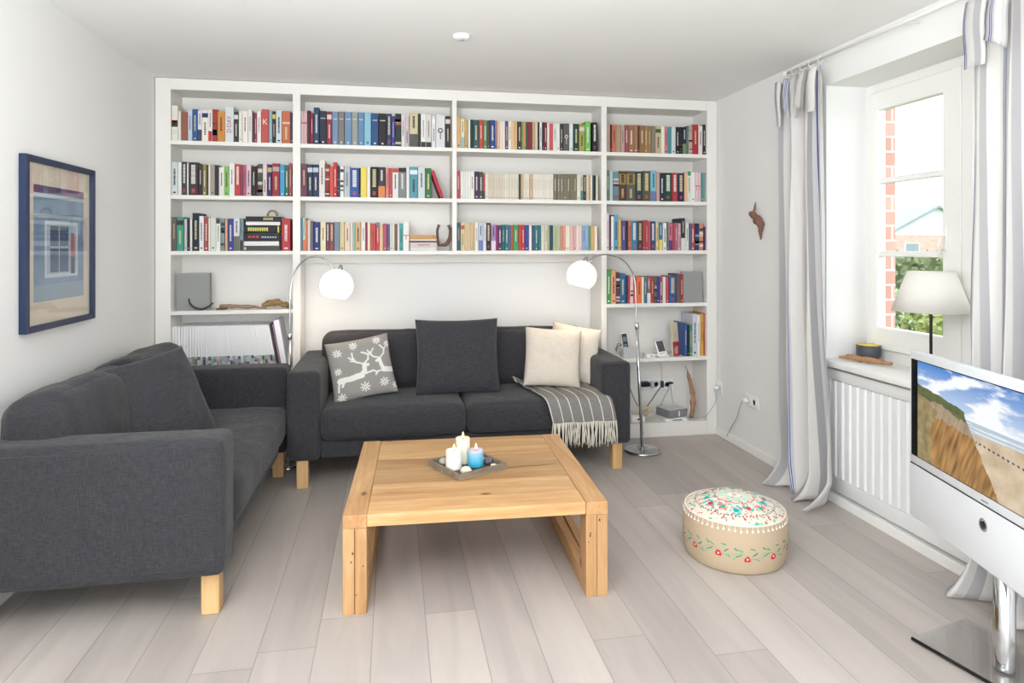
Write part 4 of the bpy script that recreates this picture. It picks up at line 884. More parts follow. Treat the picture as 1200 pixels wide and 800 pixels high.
# ================================================================== FLOOR LAMPS
m_globe = pm('lit_opal_glass', '#fff6e6', .35, emis=('#fff4e4', 1.35))
def arc_lamp(label, base, top, arc, shade_c, sr, tilt, joint_z):
    """chrome disc foot, pole, bent arm, opal ball cut open at the bottom"""
    l = empty('arc_floor_lamp', label, 'lamp', base, 0, 'chrome arc floor lamps with opal globe shades'); B0 = Vector(base)
    mb = MB(); mb.lathe([(0, .001), (.118, .001), (.124, .006), (.122, .014), (.112, .02), (.10, .018), (.03, .022), (.016, .034), (0, .036)], 48); mb.build('base', m_metal, l)
    T = Vector(top) - B0; J = T * (joint_z / T.z)
    mb = MB(); mb.tube([(0, 0, .03), J * .5, J], .0105, 16); mb.lathe([(.0135, 0), (.0145, .006), (.0145, .03), (.010, .04)], 16, at=J - Vector((0, 0, .012))); mb.build('pole', m_metal, l)
    pts = smoothpath([J - Vector((0, 0, .01)), J.lerp(T, .5), T] + [Vector(p) - B0 for p in arc], 8)
    MB().tube(pts, .0052, 10).build('arm', m_metal, l)
    C = Vector(shade_c) - B0; M = Matrix.Rotation(tilt, 4, 'Y')
    prof = [(math.sin(a) * sr, math.cos(a) * sr) for a in [R(4) + k * R(132) / 26 for k in range(27)]]
    prof2 = [(p[0] * .965, p[1] * .965) for p in reversed(prof)]
    mb = MB(); mb.lathe([(0, sr)] + prof + prof2 + [(0, sr * .965)], 40, at=C, M=M); sh = mb.build('globe_shade', m_globe, l)
    mb = MB(); mb.lathe([(0, sr * .93), (.018, sr * .93), (.018, sr + .004), (.008, sr + .03), (0, sr + .03)], 20, at=C, M=M); mb.build('cap', m_metal, l)
    mb = MB(); mb.lathe([(0, -.045), (.02, -.038), (.03, -.015), (.026, .01), (.013, .03), (.013, .06), (0, .06)], 16, at=C, M=M); mb.build('bulb', pm('bulb_lit', '#fff0dc', .4, emis=('#fff0dc', 4)), l)
    ld = bpy.data.lights.new('lamp_bulb_light', 'POINT'); ld.energy = 2.2; ld.color = (1, .86, .70); ld.shadow_soft_size = .03
    lo = bpy.data.objects.new('lamp_bulb_light', ld); COL.objects.link(lo); lo.parent = l; lo.location = C + (M @ Vector((0, 0, -.075)))
    return l
YA = 4.335; A0 = on_y(337.5, 430, YA); ay = 4.27
q = lambda px, py, Y: on_y(px, py, Y)
arc_lamp('chrome arc floor lamp behind the corner where the two sofas meet', (A0.x, YA, 0), q(340, 340, YA), [q(345, 320, YA), q(355, 306, YA - .01), q(368, 300.5, YA - .02), q(381, 304, YA - .03), q(391, 315, YA - .04)], q(394.5, 334.5, YA - .045), .103, R(12), q(338, 395, YA).z)
YBb = 4.19
arc_lamp('chrome arc floor lamp standing on the floor beside the sofa arm', (1.652, YBb, 0), q(744, 330, YBb + .02), [q(739.5, 316, YBb + .02), q(729, 304, YBb + .015), q(714, 298.5, YBb + .01), q(700, 299.5, YBb), q(688, 306, YBb)], q(681.8, 323, YBb), .098, R(-12) if False else R(14), q(748, 383, YBb).z)
# ================================================================== SHELF ITEMS (bay by the picture wall)
P4 = lambda px, py, dy=0: on_y(px, py, YS + dy)
m_grey_album = pm('grey_album_cloth', '#8e908f', .8)
def album(label, xa, xb, z0, h, y0, d, edge_side):
    mb = MB(); mb.box((xa, y0, z0), (xb, y0 + .003, z0 + h), bev=.001).box((xa, y0 + d - .003, z0), (xb, y0 + d, z0 + h), bev=.001)
    sx = xb if edge_side < 0 else xa
    mb.box((sx - .003, y0, z0), (sx, y0 + d, z0 + h)) if edge_side < 0 else mb.box((sx, y0, z0), (sx + .003, y0 + d, z0 + h))
    o = mb.build('photo_album', m_grey_album, origin=((xa + xb) / 2, y0 + d / 2, z0)); tag(o, label, 'album')
    p = MB().box((xa + .005, y0 + .003, z0 + .003), (xb - .0045, y0 + d - .003, z0 + h - .003)).box((xa - .0 if edge_side < 0 else xb - .004, y0 + .004, z0 + .004), ((xa + .004) if edge_side < 0 else xb, y0 + d - .004, z0 + h - .004)).build('pages', pm('album_pages', '#e9e9ea', .7), o); p.location = (-(xa + xb) / 2, -(y0 + d / 2), -z0)
    return o
z4 = SHELF_Z[3] + .0004
a = P4(206, 350, .05); b2 = P4(246, 350, .05); tp = P4(225, 320, .05).z
album('big square grey photo album standing alone on the shelf above the magazines', a.x, b2.x, z4, tp - z4, YS + .06, .03, -1)
a = P4(799.5, 350, .02); b2 = P4(824, 350, .02); tp = P4(810, 318, .02).z
album('big square grey photo album standing at the end of the colourful books', a.x, b2.x, z4, tp - z4, YS + .03, .03, 1)
# black curved horn
pts = [P4(221, 348.5, .03), P4(223, 355, .025), P4(229, 359.5, .02), P4(236, 361, .02), P4(243, 358.5, .02), P4(250, 353.5, .02)]
ps = smoothpath(pts, 6); n = len(ps); o = MB().tube(ps, [.0025 + .0045 * math.sin(math.pi * (.15 + .7 * i / n)) for i in range(n)], 8).build('curved_horn', pm('black_horn', '#2a2b2c', .45)); dz = z4 - min(v.co.z for v in o.data.vertices); o.location.z = dz + .0002
tag(o, 'thin black upturned horn lying in front of the grey album', 'horn')
# driftwood
def driftwood(name, label, pts, rad, col, seed, flat=1.0, z_rest=None, n=10, mat=None, cat='driftwood'):
    ps = smoothpath(pts, 7); k = len(ps); rr_ = []
    for i in range(k):
        t = i / (k - 1) * (len(rad) - 1); j = min(int(t), len(rad) - 2); rr_.append(rad[j] + (rad[j + 1] - rad[j]) * (t - j))
    mb = MB().tube(ps, rr_, n); c = sum((Vector(p) for p in ps), Vector()) / k
    vs = []
    for v in mb.v:
        v = Vector(v); i = min(range(k), key=lambda q_: (ps[q_] - v).length); dv = v - ps[i]; r_ = rr_[i]
        v = v + dv * .55 * noise.noise(v * 26 + Vector((seed, 0, 0))) + dv * .35 * noise.noise(v * 70 + Vector((seed, 5, 0))); vs.append(v)
    mb.v = [tuple(v) for v in vs]
    if z_rest is not None:
        mz = min(v[2] for v in mb.v); mb.v = [(v[0], v[1], v[2] + z_rest - mz + .0003) for v in mb.v]
    m = mat or wood('driftwood_' + str(seed), col, '#6b4f38', 0, .85, 30, tint=False, knots=False)
    o = mb.build(name, m, origin=(c.x, c.y, z_rest if z_rest is not None else c.z)); tag(o, label, cat); return o
driftwood('driftwood_stick', 'long pale driftwood stick with a dark thick end on the shelf', [P4(258, 357, .06), P4(275, 357.5, .05), P4(295, 357.5, .05), P4(313, 359.5, .05)], [.012, .013, .011, .009, .003], '#a08672', 31, z_rest=z4)
driftwood('driftwood_stick', 'small dark driftwood stub under the tip of the long stick', [P4(253, 361, .02), P4(260, 360.5, .02), P4(267, 360, .02)], [.004, .008, .005], '#6d5645', 32, z_rest=z4)
driftwood('driftwood_root', 'knobbly ochre driftwood root lying at the end of the long stick', [P4(307, 355, .08), P4(316, 353, .08), P4(325, 352, .09), P4(334, 355, .085), P4(340, 356, .085)], [.010, .022, .021, .019, .014], '#a58a5c', 33, z_rest=z4, n=14)
# curved dark wood on third shelf (bay above deer cushion)
z3 = SHELF_Z[2] + .0004
pts = [P4(513.5, 263, .05), P4(511, 270, .05), P4(509.5, 275.5, .05)]
HN = 'curved brown horn standing beside the low stack of lying books'
mh = pm('brown_horn', '#5c4838', .6, var=(30, .35), bump=(60, .4))
ps = smoothpath([P4(525.5, 263.5, .05), P4(528, 270, .05), P4(527, 279, .05), P4(523, 286, .05), P4(518, 287, .05), P4(513, 287.5, .05)], 6); n = len(ps)
o = MB().tube(ps, [.008 + .006 * math.sin(math.pi * min(1, .1 + i / n)) for i in range(n)], 12).build('curved_horn', mh, origin=(ps[-1].x, ps[-1].y, z3)); tag(o, HN, 'horn')
o.location.z += z3 - min((o.matrix_world @ v.co).z - 0 for v in o.data.vertices) if False else 0
ps = smoothpath([P4(514.5, 263.5, .07), P4(512.5, 270, .06), P4(513, 280, .06), P4(514, 287.5, .055)], 5); n = len(ps)
o = MB().tube(ps, [.009] * (n - 1) + [.012], 10).build('curved_horn', mh, origin=(ps[-1].x, ps[-1].y, z3)); tag(o, 'straighter brown horn piece rising behind the low stack of lying books', 'horn')
# woven shell ring on the lying stack
ps = [P4(319.2 + 5.6 * math.cos(a), 253.0 - 6.2 * math.sin(a), .09) for a in [k * math.pi / 12 for k in range(13)]]
o = MB().tube(ps, .007, 10).build('woven_ring', pm('woven_ochre', '#9a8a66', .9, var=(90, .5), bump=(200, .6)), origin=ps[0]); tag(o, 'small braided straw arch on top of the stack of lying books', 'ornament')
# magazines
rnd = random.Random(17); z5 = SHELF_Z[4] + .0004
m_mag = pm('magazine_white', '#e6e6e8', .5); mcol = ['d4b4c8', '9cc8d4', '5c6470', 'a89c94', '84b4c4', 'c0b8cc', '4c5460', 'b88898', '8cbc80', 'a8aeb8', '7c848c', 'd0ccb0', 'd0d4d8', 'a0acc4', 'd8d8dc', 'c8ccd4']
xa, xb = max(P4(200.8, 400, .02).x, BAYS[0][0] + .002), P4(325.5, 400, .02).x; NM = 38; wv_ = (xb - xa) / NM
lean = 0
for k in range(NM):
    x0 = xa + k * wv_; w_ = wv_ * .86; h_ = .296 - rnd.uniform(0, .004); yf = YS + .018 + rnd.uniform(0, .004)
    sh_ = .0 if k < 8 else (k - 8) / 29 * -.054   # the row slumps a little towards its end
    mb = MB(); c = []
    def bx(z0, z1, mi, dy=0):
        f = lambda z: sh_ * z / h_
        vs = [(x0 + f(z) + dx, y, z) for z in (z0, z1) for dx, y in ((0, yf - dy), (w_, yf - dy), (w_, yf + .205), (0, yf + .205))]
        mb.add(vs, [(0, 1, 2, 3), (4, 5, 6, 7), (0, 1, 5, 4), (1, 2, 6, 5), (2, 3, 7, 6), (3, 0, 4, 7)], mi)
    bx(0, h_, 0); cc = []
    z = .003
    while z < .088:
        dz = rnd.uniform(.010, .045); bx(z, min(.098, z + dz), 1 + len(cc), .0005); cc.append(rnd.choice(mcol)); z += dz
    mb.v = [(v[0], v[1], v[2] + z5) for v in mb.v]
    o = mb.build('magazine', [m_mag] + [bm_(q_) for q_ in cc], origin=(x0 + w_ / 2, yf + .1, z5))
    tag(o, 'white magazine with colourful spine foot in the long row behind the sofa arm', 'magazine', 'row of white magazines on the shelf behind the two-seat sofa')
# leaning folders
def slab(name, label, cat, xb_, wd, h, y0, d, lean_, col, col2=None, group=None):
    mb = MB().box((0, 0, 0), (wd, d, h), bev=.0015, mi=0)
    if col2: mb.box((.002, -.0006, .002), (wd - .002, .004, h - .002), mi=1)
    o = mb.build(name, [pm('slab_' + col[1:], col, .55)] + ([pm('slab_' + col2[1:], col2, .55)] if col2 else [])); o.location = (xb_, y0, z5 + (0 if lean_ > 0 else 0)); o.rotation_euler = (0, lean_, 0)
    if lean_ > 0: o.location.z += 0
    else: o.location.z += math.sin(-lean_) * 0 
    tag(o, label, cat, group); return o
ln = -R(10)
for px, wd, h, c1, lb in ((326.2, .008, .305, '#3a2c34', 'thin dark folder leaning against the end of the magazine row'), (328.6, .006, .30, '#a889a0', 'thin mauve folder leaning between the dark one and the white one'), (330.6, .034, .325, '#eaeaf0', 'thick white folder leaning at the end of the magazine row')):
    x = P4(px, 430, .03).x; o = slab('folder', lb, 'folder', x, wd, h, YS + .03, .2, ln, c1); o.location.z = z5 - 0 + .0
# ================================================================== SHELF ITEMS (bay by the window wall)
m_silver = pm('silver_plastic', '#b4b6ba', .4); m_white_pl = pm('white_plastic', '#e9e9ea', .35); m_black_pl = pm('black_plastic', '#17181c', .35)
def T_(loc, rz=0): return Matrix.Translation(loc) @ Matrix.Rotation(rz, 4, 'Z')
bs = empty('phone_base_station', 'silver cordless phone base with a keypad panel on the shelf', 'phone base', (P4(737, 418, .11).x, YS + .10, z5), R(-5))
mb = MB(); mb.prism([(-.055, 0), (.055, 0), (.055, .022), (-.05, .075)][::-1], 0, -.058, .058); mb.build('body', m_silver, bs)
M = Matrix.Translation((.025, -.0, .05)) @ Matrix.Rotation(R(25), 4, 'X')
MB().box((-.018, -.052, -.012), (.018, -.049, .024), bev=.001, M=Matrix.Rotation(R(-60), 4, 'X')).build('keypad', pm('keypad_grey', '#9c9fa5', .4), bs)
hs = empty('phone_handset', 'white cordless handset with dark face standing upright in its base', 'phone', (P4(734, 418, .07).x, YS + .062, z5 + .028), R(-6))
MM = Matrix.Rotation(R(-14), 4, 'X') @ Matrix.Rotation(R(-5), 4, 'Y')
MB().box((-.023, -.0, 0), (.023, .024, .150), bev=.006, seg=3, M=MM).build('body', m_white_pl, hs)
fc = MB().box((-.019, -.002, .008), (.019, .004, .144), bev=.0015, M=MM).build('front_panel', m_black_pl, hs)
MB().box((-.013, -.003, .085), (.013, 0, .12), M=MM).build('display', pm('grey_blue_display', '#5f7280', .3), fc)
mb = MB()
for r_ in range(4):
    for c_ in range(3): mb.box((-.013 + c_ * .0095, -.003, .02 + r_ * .013), (-.006 + c_ * .0095, 0, .028 + r_ * .013), M=MM)
mb.build('keys', pm('key_grey', '#7c828a', .4), fc)
pd = empty('small_white_adapter', 'small flat white box lying between phone base and tilted frame', 'adapter', (P4(761, 418, .04).x, YS + .045, z5))
MB().box((-.028, -.03, 0), (.04, .03, .024), bev=.006, seg=3).build('body', m_white_pl, pd); MB().box((-.008, -.0308, .010), (.018, -.029, .016), bev=.0006).build('label_strip', pm('strip_grey', '#a8a8aa', .5), pd)
MB().box((-.045, -.012, .0), (-.0285, .012, .03), bev=.003).build('plug', m_silver, pd)
dk = empty('docked_device', 'small white stand holding a tilted device with a dark screen', 'device', (P4(777, 418, .05).x, YS + .06, z5), R(6))
MB().box((-.042, -.03, 0), (.042, .05, .012), bev=.004, seg=2).build('stand', m_white_pl, dk)
MM = Matrix.Translation((0, -.012, .012)) @ Matrix.Rotation(R(-24), 4, 'X') @ Matrix.Rotation(R(-6), 4, 'Y')
MB().box((-.036, 0, 0), (.036, .012, .112), bev=.004, seg=2, M=MM).build('body', m_white_pl, dk); MB().box((-.028, -.0015, .026), (.028, .002, .106), bev=.0008, M=MM).build('screen', pm('dark_grey_screen', '#4b4c50', .25), dk); MB().box((-.030, -.001, .008), (.030, .002, .018), bev=.0005, M=MM).build('buttons', m_silver, dk)
# card with red lower half, standing askew
x = P4(794, 412, .03).x
bkk = MB().box((-.032, -.008, 0), (.032, .010, .245), bev=.001, mi=0).box((-.0322, -.0086, .002), (.0322, -.007, .105), mi=1)
for k in range(9):
    rr_ = random.Random(k); bkk.box((-.026 + rr_.random() * .04, -.0090, .008 + rr_.random() * .06), (-.02 + rr_.random() * .045, -.0085, .012 + rr_.random() * .065), mi=2)
bkk.tube(smoothpath([(-.006, -.0086, .13), (.010, -.0086, .14), (-.004, -.0086, .155), (.006, -.0086, .17)], 4), .0008, 5, mi=3)
o = bkk.build('book', [bm_('d8ccaa'), bm_('b02838'), bm_('e4b4b4'), bm_('8c8468')]); o.location = (x, YS + .055, z5); o.rotation_euler = (R(-6), 0, R(24)); tag(o, 'slim beige book with red lower half standing askew beside the binders', 'book', 'books and binders on the fifth shelf by the window wall')
G5 = 'books and binders on the fifth shelf by the window wall'
for pa, pb, top, col, lb, nm, cat in ((802.3, 805.3, 379, '3c5c9c', 'blue book on the fifth shelf of the bay by window wall', 'book', 'book'), (805.6, 808, 382, '1c2448', 'dark navy book between the blue and green ones, fifth shelf', 'book', 'book'), (808.2, 811.5, 381, '3c9460', 'green book on the fifth shelf of the bay by window wall', 'book', 'book'),
     (811.8, 816.8, 368, 'd0d4e4', 'tall pale lilac binder beside the green book, fifth shelf', 'binder', 'binder'), (817.1, 820.6, 369, 'ecebec', 'tall white binder between the lilac and yellow ones, fifth shelf', 'binder', 'binder'), (820.9, 824.6, 367.5, 'e0a020', 'tall yellow binder on the fifth shelf of the bay by window wall', 'binder', 'binder'), (824.9, 827.7, 367, 'c04c28', 'tall rust red binder at the end of the fifth shelf', 'binder', 'binder')):
    a = P4(pa, 400, .03).x; b2 = min(P4(pb, 400, .03).x, BAYS[3][1] - .001); h_ = P4(pa, top, .03).z - z5
    c, pg, cols = book_geo(a, b2, z5, h_, YS + .03, .19, col, 'T' if col in ('3c9460', 'd0d4e4') else '', random.Random(int(pa)))
    og = ((a + b2) / 2, YS + .1, z5); o = c.build(nm, [bm_(q_) for q_ in cols], origin=og); tag(o, lb, cat, G5); p = pg.build('pages', m_pages, o, origin=og); p.location = (0, 0, 0)
# bottom shelf: sockets, cables, network box, driftwood
z6 = SHELF_Z[5] + .0004; YP = YBK - .012
def cable(label, pts, r_, mat, k=8, name='cable', group=None):
    o = MB().tube(smoothpath(pts, k), r_, 6).build(name, mat, origin=pts[0]); tag(o, label, 'cable', group); return o
m_cb = pm('black_cable', '#1d1e22', .5); m_cw = pm('white_cable', '#d9d9d8', .5); m_cg = pm('grey_cable', '#9aa0a4', .5); m_cy = pm('yellow_cable', '#d2cc52', .5)
PB = lambda px, py, d=0: on_y(px, py, YP - d)
def socket(label, px, py, n, mk, scale=1):
    c = mk(px, py); s = empty('wall_socket', label, 'socket', c)
    return s
c = PB(763, 450); so = empty('wall_socket', 'white twin wall socket behind the dark plug in the bottom bay', 'socket', c)
MB().box((-.075, -.010, -.04), (.075, -.0002, .04), bev=.003).build('cover_plate', m_white_pl, so)
for dx in (-.036, .036): MB().lathe([(.022, 0), (.022, .003), (.019, .003), (.018, -.0), (0, 0)], 20, at=(dx, -.011, 0), M=Matrix.Rotation(R(90), 4, 'X')).build('outlet', m_white_pl, so)
c = PB(781, 450); so = empty('wall_socket', 'white wall socket holding two thin dark plugs in the bottom bay', 'socket', c)
MB().box((-.052, -.010, -.04), (.052, -.0002, .04), bev=.003).build('cover_plate', m_white_pl, so); MB().lathe([(.022, 0), (.022, .003), (.019, .003), (.018, 0), (0, 0)], 20, at=(0, -.011, 0), M=Matrix.Rotation(R(90), 4, 'X')).build('outlet', m_white_pl, so)
def plug(label, c, size, mat, rz=0):
    p = empty('power_plug', label, 'plug', c, rz); MB().box((-size[0], -size[1], -size[2]), (size[0], -.0006, size[2]), bev=min(size) * .45, seg=3).build('body', mat, p); return p
plug('bulky black power plug in the twin socket', PB(754, 449, .0135), (.036, .05, .018), m_black_pl)
plug('narrow upright black plug between the two sockets', PB(775, 449.5, .0135), (.009, .03, .024), m_black_pl)
plug('flat small dark plug at the single socket', PB(785.5, 448, .0135), (.014, .026, .007), m_black_pl)
plug('pale grey plug beside the bulky black one', PB(763.5, 450, .0135), (.013, .03, .026), m_silver)
cable('black cable running from the narrow plug down to the cable tangle', [PB(774.5, 453, .025), PB(770, 459, .05), PB(764, 468, .07), PB(758, 476, .09)], .0032, m_cb)
cable('thin grey cable from the flat plug down behind the grey box', [PB(784.5, 451, .03), PB(782, 459, .03), PB(777, 469, .03), PB(774, 475, .03)], .0022, m_cg)
cable('second thin grey cable from the flat plug to the grey box', [PB(786, 451, .03), PB(786.5, 459, .03), PB(788.5, 470, .03), PB(790, 475, .03)], .0022, m_cg)
cable('thin pale cable hanging from the shelf edge to the sockets', [PB(764, 421.5, .02), PB(771, 423, .015), PB(775, 428, .012), PB(775.5, 438, .012), PB(776, 446, .02)], .0016, m_cg)
cable('dark cable arching beside the sofa arm near the phone base', [P4(722, 412, .13), P4(724, 406, .12), P4(729, 404.5, .11), P4(733, 408, .11), P4(735, 415, .12)], .0028, m_cb)
cable('second dark cable arching beside the sofa arm', [P4(721, 410, .15), P4(724, 403, .14), P4(728, 403.5, .14), P4(732, 406, .15)], .0024, m_cb)
cable('black cable dropping behind the sofa arm in the bottom bay', [PB(737, 452, .03), PB(741, 462, .05), PB(745, 471, .06), PB(748, 476, .08)], .003, m_cb)
rnd = random.Random(21)
tan_ = MB()
for q_ in range(7):
    cx, cy, cz = P4(755, 482, .11).x + rnd.uniform(-.03, .03), YS + .11 + rnd.uniform(-.03, .03), z6 + .045
    pts = [(cx + rnd.uniform(.015, .07) * math.cos(t * 1.9 + q_), cy + rnd.uniform(.01, .04) * math.sin(t * 1.3), cz + rnd.uniform(.02, .045) * math.sin(t * 2.3 + q_)) for t in range(9)]
    tan_.tube(smoothpath(pts, 6), .0022, 5, mi=q_ % 3)
o = tan_.build('cable_tangle', [pm('cream_cable', '#d8ccb4', .5), m_cw, pm('tan_cable', '#c8ad88', .5)], origin=(cx, cy, z6)); tag(o, 'heap of tangled cream and tan cables beside the grey box', 'cables', kind='stuff')
cable('short yellow cable lying across the cable tangle', [P4(752, 474.5, .09), P4(757, 475.5, .09), P4(763, 478, .09), P4(768, 477.5, .1)], .0028, m_cy)
pw = empty('power_strip', 'white power strip half hidden behind the sofa arm', 'power strip', (P4(747, 490, .07).x, YS + .075, z6)); MB().box((-.05, -.03, 0), (.05, .03, .04), bev=.005, seg=2).build('body', m_white_pl, pw); MB().box((-.01, -.031, .015), (.012, -.029, .026)).build('switch', m_black_pl, pw)
ap_ = empty('network_box', 'grey square network box with a pale top on the bottom shelf', 'network box', (P4(787.5, 490, .10).x, YS + .105, z6 + .0215), R(16))
MB().box((-.085, -.075, 0), (.085, .075, .058), bev=.004, seg=2).build('housing', pm('box_grey', '#7b7c80', .5), ap_); MB().box((-.084, -.074, .0582), (.084, .074, .0605), bev=.001).build('top_plate', pm('box_top', '#c9c9cb', .45), ap_); MB().box((.0, -.0775, .010), (.012, -.0745, .048), bev=.001).build('front_display', m_white_pl, ap_)
rt = empty('white_router', 'flat white box with a dark slot lying under the grey network box', 'box', (P4(788, 493, .085).x, YS + .10, z6)); MB().box((-.085, -.085, 0), (.085, .085, .0208), bev=.004, seg=2).build('body', m_white_pl, rt); MB().box((-.03, -.0858, .007), (.045, -.084, .013)).build('slot', m_black_pl, rt)
driftwood('driftwood_plank', 'reddish driftwood plank leaning upright in the bottom bay corner', [P4(803.5, 429.5, .16), P4(807.5, 442, .14), P4(811, 458, .12), P4(812, 474, .10), P4(811, 489.5, .09)], [.003, .011, .016, .017, .017, .015], '#b08a70', 36, z_rest=z6, n=14, mat=wood('driftwood_red', '#b48a70', '#7c543c', 2, .85, 22, tint=False, knots=False))
cable('white cable draped over the driftwood plank to the router', [P4(805, 420.5, .15), P4(804.5, 435, .08), P4(805, 455, .07), P4(804.5, 470, .07), P4(807.5, 480, .06), P4(804, 488, .03), P4(797, 491, .012)], .0022, m_cw)
# wall sockets and cable by the corner
XRs = XR - .0005
def wsock(label, px, py, n):
    c = on_x(px, py, XRs); s = empty('wall_socket', label, 'socket', c)
    MB().box((-.009, -.04 * n, -.04), (0, .04 * n, .04), bev=.003).build('cover_plate', m_white_pl, s)
    for k in range(n): MB().lathe([(.021, .0), (.021, .003), (.018, .003), (.017, -.0), (0, 0)], 20, at=(-.0095, (k - (n - 1) / 2) * .075, 0), M=Matrix.Rotation(R(-90), 4, 'Y')).build('outlet', m_white_pl, s)
    return c
c1 = wsock('white single wall socket right beside the bookcase', 844, 454, 1); c2 = wsock('white double wall socket between bookcase and curtain', 882, 470, 2)
plug('small white plug at the single socket beside the bookcase', (c1.x - .012, c1.y, c1.z), (.013, .0, .013), m_white_pl) if False else None
for cc, lb in ((c1, 'small white plug in the single socket beside the bookcase'), (Vector((c2.x, c2.y + .0375, c2.z)), 'small white plug in the double socket near the curtain')):
    p = empty('power_plug', lb, 'plug', (cc.x - .0132, cc.y, cc.z)); MB().lathe([(0, 0), (.015, 0), (.016, .012), (.012, .03), (.006, .036), (0, .036)], 16, M=Matrix.Rotation(R(-90), 4, 'Y')).build('body', m_white_pl, p)
cable('pale cable hanging from the single socket into the bookcase', [(c1.x - .048, c1.y, c1.z), P4(839, 468, -.03), P4(833, 480, -.012), P4(826, 488, -.010), P4(818, 490.3, .004), P4(808, 491.5, .04)], .0022, m_cg)
cable('grey cable hanging from the double socket down to the floor', [(c2.x - .048, c2.y + .0375, c2.z), on_x(868, 474, XR - .03), on_x(864, 488, XR - .02), on_x(857, 500, XR - .02), on_x(851.5, 511, XR - .02)], .0026, m_cg)
# root ornament on the right wall
c = on_x(886, 258, XR - .02)
ps = [on_x(885.5, 236.5, XR - .02), on_x(883.5, 247, XR - .028), on_x(882, 251, XR - .03), on_x(887, 257, XR - .03), on_x(891, 263, XR - .028), on_x(891, 272, XR - .02), on_x(891.5, 281, XR - .018)]
o = driftwood('twisted_root', 'small twisted reddish root hanging on the wall beside the curtain', ps, [.0015, .010, .021, .026, .020, .010, .003], '#8a6252', 41, n=14, mat=pm('root_brown', '#7c5a4a', .85, var=(60, .45), bump=(90, .8)), cat='ornament')
# smoke detector
c = on_z(541, 41.5, ZC); sdv = empty('smoke_detector', 'small round white smoke detector on the ceiling', 'smoke detector', (c.x, c.y, ZC - .0002)); MB().lathe([(0, -.022), (.03, -.022), (.042, -.016), (.046, 0), (0, 0)], 32).build('housing', m_white_pl, sdv); MB().lathe([(0, -.0245), (.012, -.0245), (.014, -.022), (0, -.022)], 20).build('test_button', m_silver, sdv)

# ================================================================== PICTURE on the left wall
ya, yb_, zt_, zb_ = 3.05, 3.694, 1.765, 1.009; XP = XL + .0005
pa_, pb_ = on_x(31, 200, XL + .03), on_x(112, 200, XL + .03); ya, yb_ = pa_.y, pb_.y
zt_ = (on_x(32, 180, XL + .03).z + on_x(113, 200, XL + .03).z) / 2; zb_ = (on_x(29, 392, XL + .03).z + on_x(110, 373.5, XL + .03).z) / 2
pf = empty('framed_print', 'framed print of a blue house front in a dark blue frame', 'picture', (XP, (ya + yb_) / 2, zb_))
hw, Hh = (yb_ - ya) / 2, zt_ - zb_; fw = .026
m_navy = pm('navy_frame_lacquer', '#152747', .4)
for a, b2, c_, d_ in ((-hw, -hw + fw, 0, Hh), (hw - fw, hw, 0, Hh), (-hw + fw, hw - fw, 0, fw), (-hw + fw, hw - fw, Hh - fw, Hh)): MB().box((0, a, c_), (.03, b2, d_), bev=.002).build('frame', m_navy, pf)
MB().box((.001, -hw + fw, fw), (.012, hw - fw, Hh - fw)).build('mat_board', pm('cream_passepartout', '#d9cebd', .8), pf)
def art(u, v):   # u along the wall (near -> far), v up : a plain blue house front with a white door
    n1 = noise.noise(Vector((u * 6, v * 9, 1))) * .5; base = srgb('#7790aa')
    if v > .93: return srgb('#3f5678') if int(u * 7) % 2 else srgb('#6a4a6c')
    if v > .90: return srgb('#b8c2cc')
    if .20 < u < .86 and .20 < v < .70:
        if .72 < u < .80 and .22 < v < .60: return srgb('#a8625c') if v > .38 else srgb('#40506a')
        if .30 < u < .66 and .24 < v < .66: return srgb('#3e5b78') if not (.45 < v < .48 or .47 < u < .49) else srgb('#aebac6')
        if abs(u - .2) < .03 or abs(u - .86) < .03 or v > .67 or v < .23: return srgb('#c2ccd4')
        return srgb('#9fb0c0')
    if v < .14: return srgb('#8ea2b0')
    if .72 < v < .76: return srgb('#a4b2c0')
    return tuple(c * (1 + n1 * .5) for c in base)
mb = MB(); aw, a0, a1 = hw - fw - .062, .12, Hh - .115
mb.grid(lambda u, v: Vector((.0125, -aw + 2 * aw * u, a0 + (a1 - a0) * v)), 60, 90, colfn=art, smooth=False); mb.build('print', attr_mat('art_print', .6), pf, col=True)
MB().box((.0165, -hw + fw - .001, fw - .001), (.0185, hw - fw + .001, Hh - fw + .001)).build('glass', m_glass, pf)

# ================================================================== RADIATOR
rd = empty('radiator', 'white ribbed panel radiator in the niche under the window sill', 'radiator', (XR, (W0 + W1) / 2, .062)); RH = ZS - .032 - .062 - .012; rw = (W1 - W0) / 2 - .006
m_rad = pm('radiator_enamel', '#e6e7e7', .35, spec=.4)
mb = MB(); mb.box((-.006, -rw, 0), (.07, rw, .075), bev=.003, seg=2).box((-.006, -rw, RH - .055), (.07, rw, RH), bev=.003, seg=2).box((-.006, -rw, .0745), (.07, -rw + .03, RH - .0545)).box((-.006, rw - .03, .0745), (.07, rw, RH - .0545)).box((.0052, -rw + .03, .0745), (.07, rw - .03, RH - .0545)); mb.build('panel', m_rad, rd)
n = 21; pt_ = (2 * rw - .06) / n
for k in range(n):
    y = -rw + .03 + (k + .5) * pt_; w2 = pt_ * .31
    MB().prism([(-.005, y - w2 * .8), (-.005, y + w2 * .8), (.0050, y + w2 * 1.25), (.0050, y - w2 * 1.25)], 2, .078, RH - .058).build('rib', m_rad, rd)
